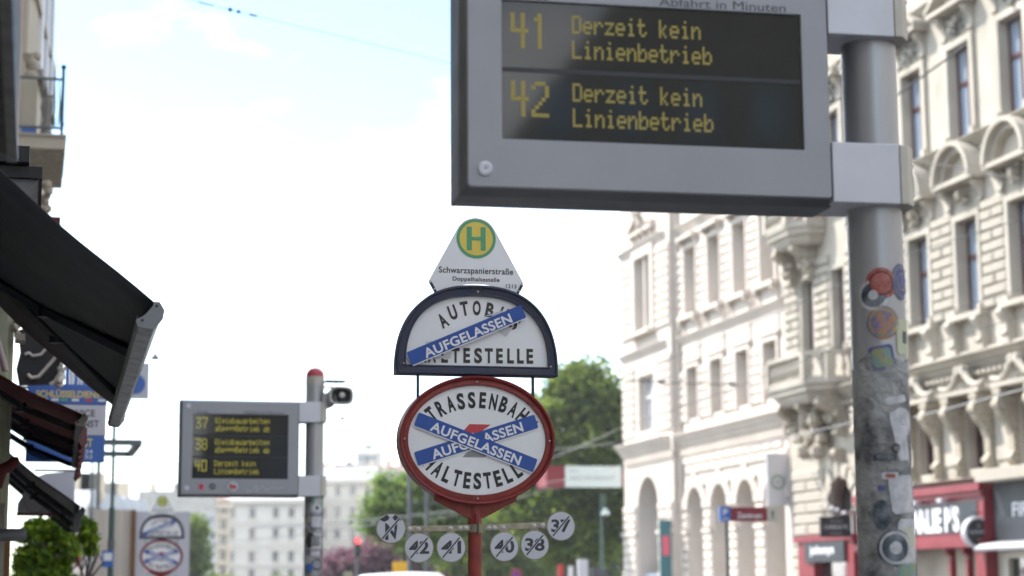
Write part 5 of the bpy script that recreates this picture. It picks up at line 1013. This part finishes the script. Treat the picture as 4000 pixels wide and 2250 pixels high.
# tall poles and the van roof behind the sign
pole('catenary_mast', 'tall pale mast left of the two behind the stop sign', 1600, 62, 1835, .075, 'polegrey', 'mast', group='catenary masts behind the stop sign'); pole('catenary_mast', 'tall pale mast right of the two, nearer the red pole', 1668, 62, 1900, .075, 'polegrey', 'mast', group='catenary masts behind the stop sign')
ref(1640, 1968); solo(MB().tube([(T_at(1600, 62, 1968), 62, Z_at(1968, 62, 1600)), (T_at(1670, 62, 1966), 62, Z_at(1966, 62, 1670)), (T_at(1760, 62, 1962), 62, Z_at(1962, 62, 1760))], .03, 6), 'cross_arm', MT['polegrey'], 'thin horizontal arm between the two tall masts', 'arm')
def van(px, s):
    ref(px, 2234); t = T_at(px, s); R = thing('white_van', 'white van with only its bright roof showing at the bottom edge', 'van', (t, s, -.13)); w = .98
    sec = lambda y, k, zt, zb: [(t-w*k, y, zb), (t-w*k, y, zb+.5*(zt-zb)), (t-w*k*.88, y, zt-.14), (t-w*k*.70, y, zt-.03), (t, y, zt), (t+w*k*.70, y, zt-.03), (t+w*k*.88, y, zt-.14), (t+w*k, y, zb+.5*(zt-zb)), (t+w*k, y, zb)]
    z = Z_at(2234, s)
    MB().loft([sec(s, .96, z-.10, .25), sec(s+.15, 1, z, .2), sec(s+3.4, 1, z-.02, .2), sec(s+4.1, .98, z-.65, .2), sec(s+4.9, .9, z-.85, .25)], True, True, True).build('body', MT['carwhite'], R, smooth=True)
    MB().box(t-.75, t+.75, s-.012, s-.004, z-.62, z-.2).build('rear_window', MT['panedark'], R, bevel=.02)
    for x in (-.85, .85):
        for y in (s+.8, s+4.0): MB().lathe([(.2,-.1),(.33,-.1),(.34,0),(.33,.1),(.2,.1)], (t+x, y, .2), 'x', 20).build('wheel', MT['black'], R, smooth=True)
        MB().box(t+x-.05, t+x+.05, s-.015, s+.02, .75, 1.1).build('tail_light', MT['redprint'], R)
van(1612, 46)
# traffic lights
def traffic_light(label, px, py, s):
    ref(px, py); t = T_at(px, s); z = Z_at(py, s); R = thing('traffic_light', label, 'traffic light', (t, s, 0), group='traffic lights showing red'); MB().box(t-.15, t+.15, s, s+.25, z-.75, z+.17).build('housing', MT['black'], R, bevel=.03); MB().lathe([(.06, -.1), (.06, z-.75)], (t, s+.12, 0), n=10).build('post', MT['polegrey'], R)
    for k in range(3): MB().lathe([(.105, -.03), (.10, -.045), (.03, -.055)], (t, s, z - k*.28), 'y', 16).build('lens', MT['redlight'] if k == 0 else MT['panedark'], R, smooth=True); MB().loft([[(t+.12*cos(a), s+q, z-k*.28+.12*sin(a)) for a in [pi*j/10 for j in range(11)]] for q in (0, -.13)], close=False).build('visor', MT['black'], R)
traffic_light('traffic light showing red right of the smaller display pole', 1397, 2113, 92); traffic_light('traffic light showing red beside the distant stop sign', 586, 2229, 80)
# hanging street lamps
def hanging_lamp(label, px, py, s, w):
    ref(px, py); t = T_at(px, s); z = Z_at(py, s); R = thing('hanging_lamp', label, 'street lamp', (t, s, z), group='street lamps hung from wires'); MB().lathe([(w*.14, .42*w), (w*.16, .25*w), (w*.3, .18*w), (w*.5, .02*w), (w*.46, 0)], (t, s, z), n=18).build('shade', MT['lamp'], R, smooth=True); MB().lathe([(w*.3, .02*w), (w*.22, -.08*w)], (t, s, z), n=14).build('lens', MT['greenglass'], R, smooth=True)
    MB().tube([(t, s, z+.4*w), (t, s, z+.75*w)], w*.04, 6).build('hanger', MT['lamp'], R); return t, z + .7*w
h1 = hanging_lamp('lamp hanging in the sky right of the smaller display', 1337, 1640, 44, .22); h2 = hanging_lamp('lamp hanging beside the charcoal awning bar', 606, 1402, 36, .24)
# ---------------------------------------------------------------- wires
def wire(label, a, b, r, sag=0.0, m='wire', extra=None, nm='overhead_wire'):
    """a, b: (px, py, s)."""
    A = Vector((T_at(a[0], a[2]), a[2], Z_at(a[1], a[2]))); B = Vector((T_at(b[0], b[2]), b[2], Z_at(b[1], b[2]))); R = thing(nm, label, 'wire', tuple((A+B)/2), group='overhead wires'); n = 14
    MB().tube([A.lerp(B, k/n) - Vector((0, 0, sag*sin(pi*k/n))) for k in range(n+1)], r, 5).build('strand', MT[m], R)
    if extra:
        for f, ln, rr, mm in extra: c = A.lerp(B, f); d = (B-A).normalized(); c = c - Vector((0,0,sag*sin(pi*f))); MB().tube([c - d*ln/2, c + d*ln/2], rr, 8).build('insulator', MT[mm], R)
    return R
wire('wire with two insulators crossing the top left sky', (640, -22, 24), (1790, 180, 30), .006, m='wirelight', extra=[(.095,.34,.011,'brown'),(.165,.03,.03,'black'),(.190,.025,.028,'black'),(.235,.16,.017,'brown')])
wire('wire rising right across the white building and the upper balcony', (2420, 1440, 60), (3330, 1000, 40), .013, .05); wire('thin wire across the brown windows left of the big pole', (2440, 1640, 60), (3330, 1260, 40), .009, .05)
wire('level wire with two clips in front of the white building', (2060, 1405, 52), (2880, 1455, 60), .016, .12, extra=[(.60,.35,.06,'lamp'),(.97,.35,.06,'lamp')])
wire('steep dark wire at the top right across the pediments', (3520, 210, 36), (3800, -20, 33), .014, extra=[(.5, 3.5, .022, 'wire')]); wire('level dark wire sagging over the lunette windows', (3510, 452, 36), (4020, 530, 32), .010)
wire('wire rising to the right under the lunettes', (3545, 882, 40), (4020, 700, 34), .012); wire('wire across the middle windows at the right edge', (3545, 1180, 40), (4020, 1000, 34), .010); wire('lowest wire across the parapet at the right edge', (3545, 1300, 40), (4020, 1120, 34), .008)
for k, (a, b_) in enumerate((((2080, 1800, 58), (2430, 1640, 56)), ((2100, 1740, 58), (2430, 1700, 56)), ((2110, 1880, 60), (2430, 1795, 58)), ((1680, 2030, 60), (2150, 1895, 58)))): wire(('upper pale wire in front of the dark trees', 'second pale wire in front of the dark trees', 'third pale wire in front of the dark trees', 'pale wire crossing behind the red gusset plates')[k], a, b_, .012, .05, 'polegrey')
wire('long thin wire sloping over the distant facades', (1000, 2060, 90), (1780, 1990, 90), .03, .1, 'wirelight'); wire('second long wire over the distant facades', (850, 2120, 90), (1500, 2040, 90), .025, .1, 'wirelight')
wire('blue grey cable below the large balcony', (2900, 1720, 46), (3340, 1600, 44), .016, .0, 'wirelight'); wire('cable across the volute consoles', (3560, 1580, 44), (4020, 1440, 40), .016, .0, 'wirelight')
wire('wire stub under the large display', (2200, 845, 40), (2310, 790, 38), .012, .0); wire('faint wire right of the top plate', (2010, 1010, 42), (2300, 870, 40), .006, .0, 'wirelight')
# bird
ref(573, 1138); s = 45; mb = MB(); c_ = (T_at(573, s, 1138), s, Z_at(1138, s, 573)); mb.tube([(c_[0]-.02, s-.12, c_[2]), (c_[0], s, c_[2]+.01), (c_[0]+.02, s+.12, c_[2])], [.01,.03,.008], 8)
mb.loft([[(c_[0]+x, s+y, c_[2]+z) for y in (-.03, .05)] for x, z in ((-.17,.05),(-.09,.06),(0,.0),(.09,-.03),(.17,-.02))], close=False); solo(mb, 'bird', MT['polegrey'], 'small bird gliding in the sky above the charcoal awning', 'bird')
# ================================================================ trees
def crown(R, c_list, n_clump, per, leaf, lm, seed, name='crown', clump=.5, flat=1.0):
    """Leaf quads gathered in clumps that fill the ellipsoids c_list = [(centre, radii), ...] in street coordinates."""
    rg = np.random.default_rng(seed); o = np.array(R['_o']); vol = np.array([r[0]*r[1]*r[2] for _, r in c_list]) ** .8; vol /= vol.sum(); P_ = []
    for _ in range(n_clump):
        c, r = c_list[rg.choice(len(c_list), p=vol)]; d = rg.normal(size=3); d /= np.linalg.norm(d); f = rg.uniform(.25, 1) ** .45
        cc = np.array(c) + d * f * np.array(r) * (rg.uniform(.8, 1.12) if rg.uniform() < .8 else rg.uniform(1.1, 1.4)); q = rg.normal(size=(per, 3)); q /= np.linalg.norm(q, axis=1)[:, None]
        q *= (rg.uniform(0, 1, (per, 1)) ** .5) * clump * rg.uniform(.55, 1.3); q[:, 2] *= .62 * flat; P_.append(cc + q)
    P_ = np.concatenate(P_) - o; n = len(P_)
    u = rg.normal(size=(n, 3)); u /= np.linalg.norm(u, axis=1)[:, None]; w = rg.normal(size=(n, 3)); v = np.cross(u, w); v /= np.linalg.norm(v, axis=1)[:, None]
    sz = leaf * rg.uniform(.6, 1.35, (n, 1)); u *= sz; v *= sz * .62
    V = np.stack([P_ - u, P_ - v*.9, P_ + u, P_ + v*.9], 1).reshape(-1, 3)
    me = bpy.data.meshes.new(name); me.vertices.add(4*n); me.loops.add(4*n); me.polygons.add(n)
    me.vertices.foreach_set('co', V.ravel()); me.loops.foreach_set('vertex_index', np.arange(4*n, dtype=np.int32)); me.polygons.foreach_set('loop_start', np.arange(0, 4*n, 4, dtype=np.int32))
    me.update(); me.materials.append(LF[lm]); ob = bpy.data.objects.new(name, me); COL.objects.link(ob); ob.parent = R; return ob
def tree(label, t, s, h0, crowns, n_clump, per, leaf, lm, seed, r=.3, clump=.8, group='trees at the end of the street', z0=0.0):
    R = thing('tree', label, 'tree', (t, s, z0), group=group); rn = random.Random(seed); mb = MB(); top = (t + rn.uniform(-.4, .4)*r*3, s, z0 + h0)
    mb.tube([(t, s, z0-.1), (t+.03, s, z0+h0*.3), ((t+top[0])/2, s, z0+h0*.6), top], [r*1.3, r, r*.9, r*.75], 10); mb.build('trunk', MT['bark'], R, smooth=True)
    for c, q in crowns:
        for k in range(3):
            e = (c[0] + rn.uniform(-.6, .6)*q[0], c[1] + rn.uniform(-.5, .5)*q[1], c[2] + rn.uniform(-.2, .6)*q[2]); m_ = [(a+b)/2 + rn.uniform(-.2, .2) for a, b in zip(top, e)]
            MB().tube([top, m_, e], [r*.5, r*.3, r*.1], 6).build('limb', MT['bark'], R, smooth=True)
    crown(R, crowns, n_clump, per, leaf, lm, seed, clump=clump); return R
def CP(px, py, s): v = PS(px, py, s=s); return (v.x, v.y, v.z)
def CR_(px, py, s, rx, ry, rz=None): k = s/7630; return (CP(px, py, s), (rx*k, max(rx, ry)*k*.8, (rz or ry)*k))
# big dark tree right of the stop sign
s = 100; tree('large dark green tree between the stop sign and the white building', PS(2240, 2200, s=s).x, s, 3.6,
   [CR_(2290,1560,s,150,140), CR_(2150,1680,s,110,130), CR_(2400,1690,s,120,150), CR_(2260,1850,s,210,180), CR_(2100,1960,s,130,150), CR_(2420,1960,s,110,160), CR_(2260,2090,s,160,100)], 900, 62, .19, 'dark', 11, .42, 1.25)
s = 118; tree('broad dark tree low behind the red pole', PS(1960, 2200, s=s).x, s, 3.2, [CR_(1960,1990,s,170,110), CR_(1840,2070,s,150,100), CR_(2080,2100,s,150,110), CR_(1930,2180,s,220,80)], 620, 60, .18, 'dark', 12, .35, 1.1)
s = 92; tree('light green airy tree left of the stop sign', PS(1590, 2200, s=s).x, s, 3.4, [CR_(1560,1960,s,110,95), CR_(1500,2050,s,80,70), CR_(1680,1930,s,110,110), CR_(1650,2080,s,110,90), CR_(1780,2000,s,90,110)], 430, 55, .14, 'light', 13, .2, .75)
s = 125; tree('dark red leaved tree at the bottom between the display pole and the discs', PS(1480, 2250, s=s).x, s, 1.8, [CR_(1380,2215,s,110,60), CR_(1500,2190,s,100,85), CR_(1600,2205,s,80,75), CR_(1300,2235,s,60,40), CR_(1700,2240,s,90,50)], 420, 55, .17, 'purple', 14, .2, .9)
s = 130; tree('grey green tree behind the distant stop sign', PS(740, 2200, s=s).x, s, 2.5, [CR_(745,2090,s,40,80), CR_(730,2190,s,70,70)], 150, 50, .2, 'dark', 15, .2, .9)
s = 24; tree('lime green street tree at the lower left under the awnings', PS(200, 2240, s=s).x, s, 2.0, [CR_(140,2090,s,48,52), CR_(215,2070,s,42,38), CR_(175,2190,s,72,55), CR_(110,2180,s,30,45), CR_(255,2150,s,32,48), CR_(180,2245,s,85,40)], 210, 46, .05, 'left', 16, .07, .13, group='small trees on the left pavement')
s = 21; R_t = tree('sparse lime green branches beside the lowest awning', PS(335, 2250, s=s).x, s, 1.7, [CR_(345,2090,s,28,45), CR_(310,2040,s,25,30), CR_(350,2140,s,18,25)], 34, 34, .04, 'left', 17, .03, .09, group='small trees on the left pavement')
# ================================================================ distant buildings, facing us across the far square
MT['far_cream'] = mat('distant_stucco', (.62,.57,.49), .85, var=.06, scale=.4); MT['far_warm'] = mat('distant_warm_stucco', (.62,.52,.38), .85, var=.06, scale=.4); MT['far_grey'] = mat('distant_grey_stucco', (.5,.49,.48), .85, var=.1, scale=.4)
def far_building(label, px0, px1, Y, py_top, cols, rows, m, wm='panedark', roof=None, cap=.5, yaw=0.0, w=1.1, h=1.9, depth=12, arch_top=False, name='distant_building'):
    """rows: picture heights of the window centres."""
    a = P(px0, py_top, Y); b_ = P(px1, py_top, Y); cx = (a.x+b_.x)/2; W_ = (b_.x-a.x); ztop = (a.z+b_.z)/2
    R = thing(name, label, 'building', (cx, Y, -.16), yaw=yaw, street=False); b = lambda mb, n, mm: mb.build(n, MT[mm], R); zt = ztop + .16; dx = 0
    rz = [P((px0+px1)/2, r_, Y).z + .16 for r_ in rows]; xs = [(P(c, py_top, Y).x - cx)/cos(yaw) for c in cols]; hw = W_/2/cos(yaw)
    b(MB().box(-hw, hw, .5, depth, 0, zt), 'inner_wall', m)
    mb = MB(); ops = [(x-w/2, x+w/2, z-h/2, z+h/2, False) for x in xs for z in rz]
    t = MB(); wall(t, 0, .49, -hw, hw, 0, zt, ops); mb.v = [(y, x, z) for x, y, z in t.v]; mb.f = [f[::-1] for f in t.f]; mb.m = t.m; b(mb, 'wall', m)
    fm = MB().box(-w/2, w/2, .28, .34, 0, h); me = bpy.data.meshes.new('pane'); me.from_pydata(fm.v, [], fm.f); me.materials.append(MT[wm])
    sm = MB().box(-w/2-.22, -w/2, -.12, .1, -.1, h+.2).box(w/2, w/2+.22, -.12, .1, -.1, h+.2).box(-w/2-.35, w/2+.35, -.35, .1, h+.2, h+.5).box(-w/2-.3, w/2+.3, -.3, .1, -.3, -.1).box(-.05, .05, .2, .27, 0, h)
    ms = bpy.data.meshes.new('window'); ms.from_pydata(sm.v, [], sm.f); ms.materials.append(MT[m])
    for x in xs:
        for z in rz: q = inst('window', ms, R, (x, 0, z-h/2)); q['_o'] = (0, 0, 0); p_ = bpy.data.objects.new('pane', me); COL.objects.link(p_); p_.parent = q
    for k, z in enumerate([zt] + [(u+v)/2 + .1 for u, v in zip(rz, rz[1:])]):
        p_ = .9 if k == 0 else .25; b(MB().box(-hw-.1*p_, hw+.1*p_, -p_, .1, z-(.7 if k == 0 else .15), z+(.0 if k == 0 else .15)), 'cornice', m)
    if roof:
        kind, hh = roof
        b(MB().prism([(-.6, zt), (1.6, zt+hh), (depth-1.6, zt+hh), (depth+.6, zt)], 'x', -hw, hw), 'roof', kind)
        for k in range(3): x = -hw + (k+.6)*2*hw/3.3; b(MB().box(x-.5, x+.5, 3, 4, zt+hh*.5, zt+hh+1.2), 'chimney', 'stonegrey' if k % 2 else 'far_warm')
    return R
far_building('cream palace front left of the display pole in the distance', 850, 1232, 330, 1950, [905, 986, 1079, 1141, 1200], (2002, 2084, 2175, 2245), 'far_cream', yaw=radians(-6), w=1.0, h=1.75, roof=('far_grey', 1.0))
far_building('taller cream front with pale zinc roof between the display pole and the stop sign', 1215, 1500, 336, 1872, [1262+58.5*k for k in range(4)], (1917, 2002, 2084, 2165, 2240), 'far_cream', yaw=radians(-4), w=1.0, h=1.75, roof=('zinc', 2.2))
far_building('block with an arched attic window, right end of the distant row', 1475, 1650, 328, 1832, [1533, 1600], (1868, 1950, 2030, 2110, 2190), 'far_cream', yaw=radians(-4), w=1.7, h=2.0, roof=('rooftile', .7))
for k_, (a_, c_) in enumerate(((1195, 1290), (1300, 1400))): q_ = P(a_, 1820, 345); w_ = P(c_, 1820, 345).x - q_.x; R_ = thing('tiled_roof', ('left', 'right')[k_] + ' dull red roof ridge showing above the taller cream front', 'roof', (q_.x, 345, 0), yaw=0, street=False); MB().prism([(0, 0), (0, q_.z), (2, q_.z+.5), (6, 0)], 'x', 0, w_).build('ridge', MT['rooftile'], R_)
far_building('narrow rooftop penthouse with blue glazing above the distant row', 1392, 1478, 342, 1765, [1415, 1452], (1790,), 'far_cream', 'pane', w=1.5, h=1.3, roof=('zinc', .5))
far_building('pale house with warm upper storey, left of the palace front', 800, 900, 300, 1968, [830, 872], (1985, 2050, 2110, 2170, 2230), 'far_warm', yaw=radians(22), w=1.0, h=1.6, roof=('rooftile', 1.0))
far_building('grey house with a zinc roof behind the distant stop sign', 540, 838, 280, 2005, [600, 660, 720, 780], (2045, 2110, 2175, 2235), 'far_grey', yaw=radians(8), w=1.0, h=1.6, roof=('stonegrey', 3.4))
far_building('low pale house between the masts at the lower left', 330, 470, 150, 2015, [360, 400, 440], (2060, 2130, 2200), 'stuccoW', w=.9, h=1.3, roof=('zinc', 1.6))
far_building('light grey block with a pointed gable behind the hoarding', 255, 345, 120, 1985, [275, 315], (2040, 2110, 2180), 'stuccoW', w=.8, h=1.2, roof=('zinc', 1.2))
# low hedge of the square behind everything
s = 145; h2 = thing('shrub_row', 'dark shrubs and low trees under the big tree crowns', 'shrubs', CP(2200, 2300, s), group='shrubs on the far square'); crown(h2, [CR_(2350,2180,s,130,110), CR_(2200,2200,s,120,100), CR_(2050,2200,s,130,90), CR_(1850,2210,s,140,90)], 420, 46, .2, 'dark', 34, name='foliage', clump=1.1)
h_ = thing('hedge_line', 'low green shrubs along the far square', 'shrubs', (4, 150, 0), group='shrubs on the far square'); crown(h_, [((6, 150, 1.2), (20, 2, 1.6)), ((-6, 150, 1.2), (14, 2, 1.6))], 500, 40, .16, 'dark', 33, name='foliage', clump=.9)

# ================================================================ air
m = bpy.data.materials.new('haze'); m.use_nodes = True; t_ = m.node_tree; t_.nodes.remove(t_.nodes['Principled BSDF']); v_ = t_.nodes.new('ShaderNodeVolumePrincipled')
v_.inputs['Color'].default_value = (.93, .95, 1, 1); v_.inputs['Density'].default_value = 0.0004; v_.inputs['Anisotropy'].default_value = 0.2; t_.links.new(v_.outputs[0], t_.nodes['Material Output'].inputs['Volume'])
MB().box(-190, 190, -75, 420, -1.3, 36).build('haze', m, kind='stuff')
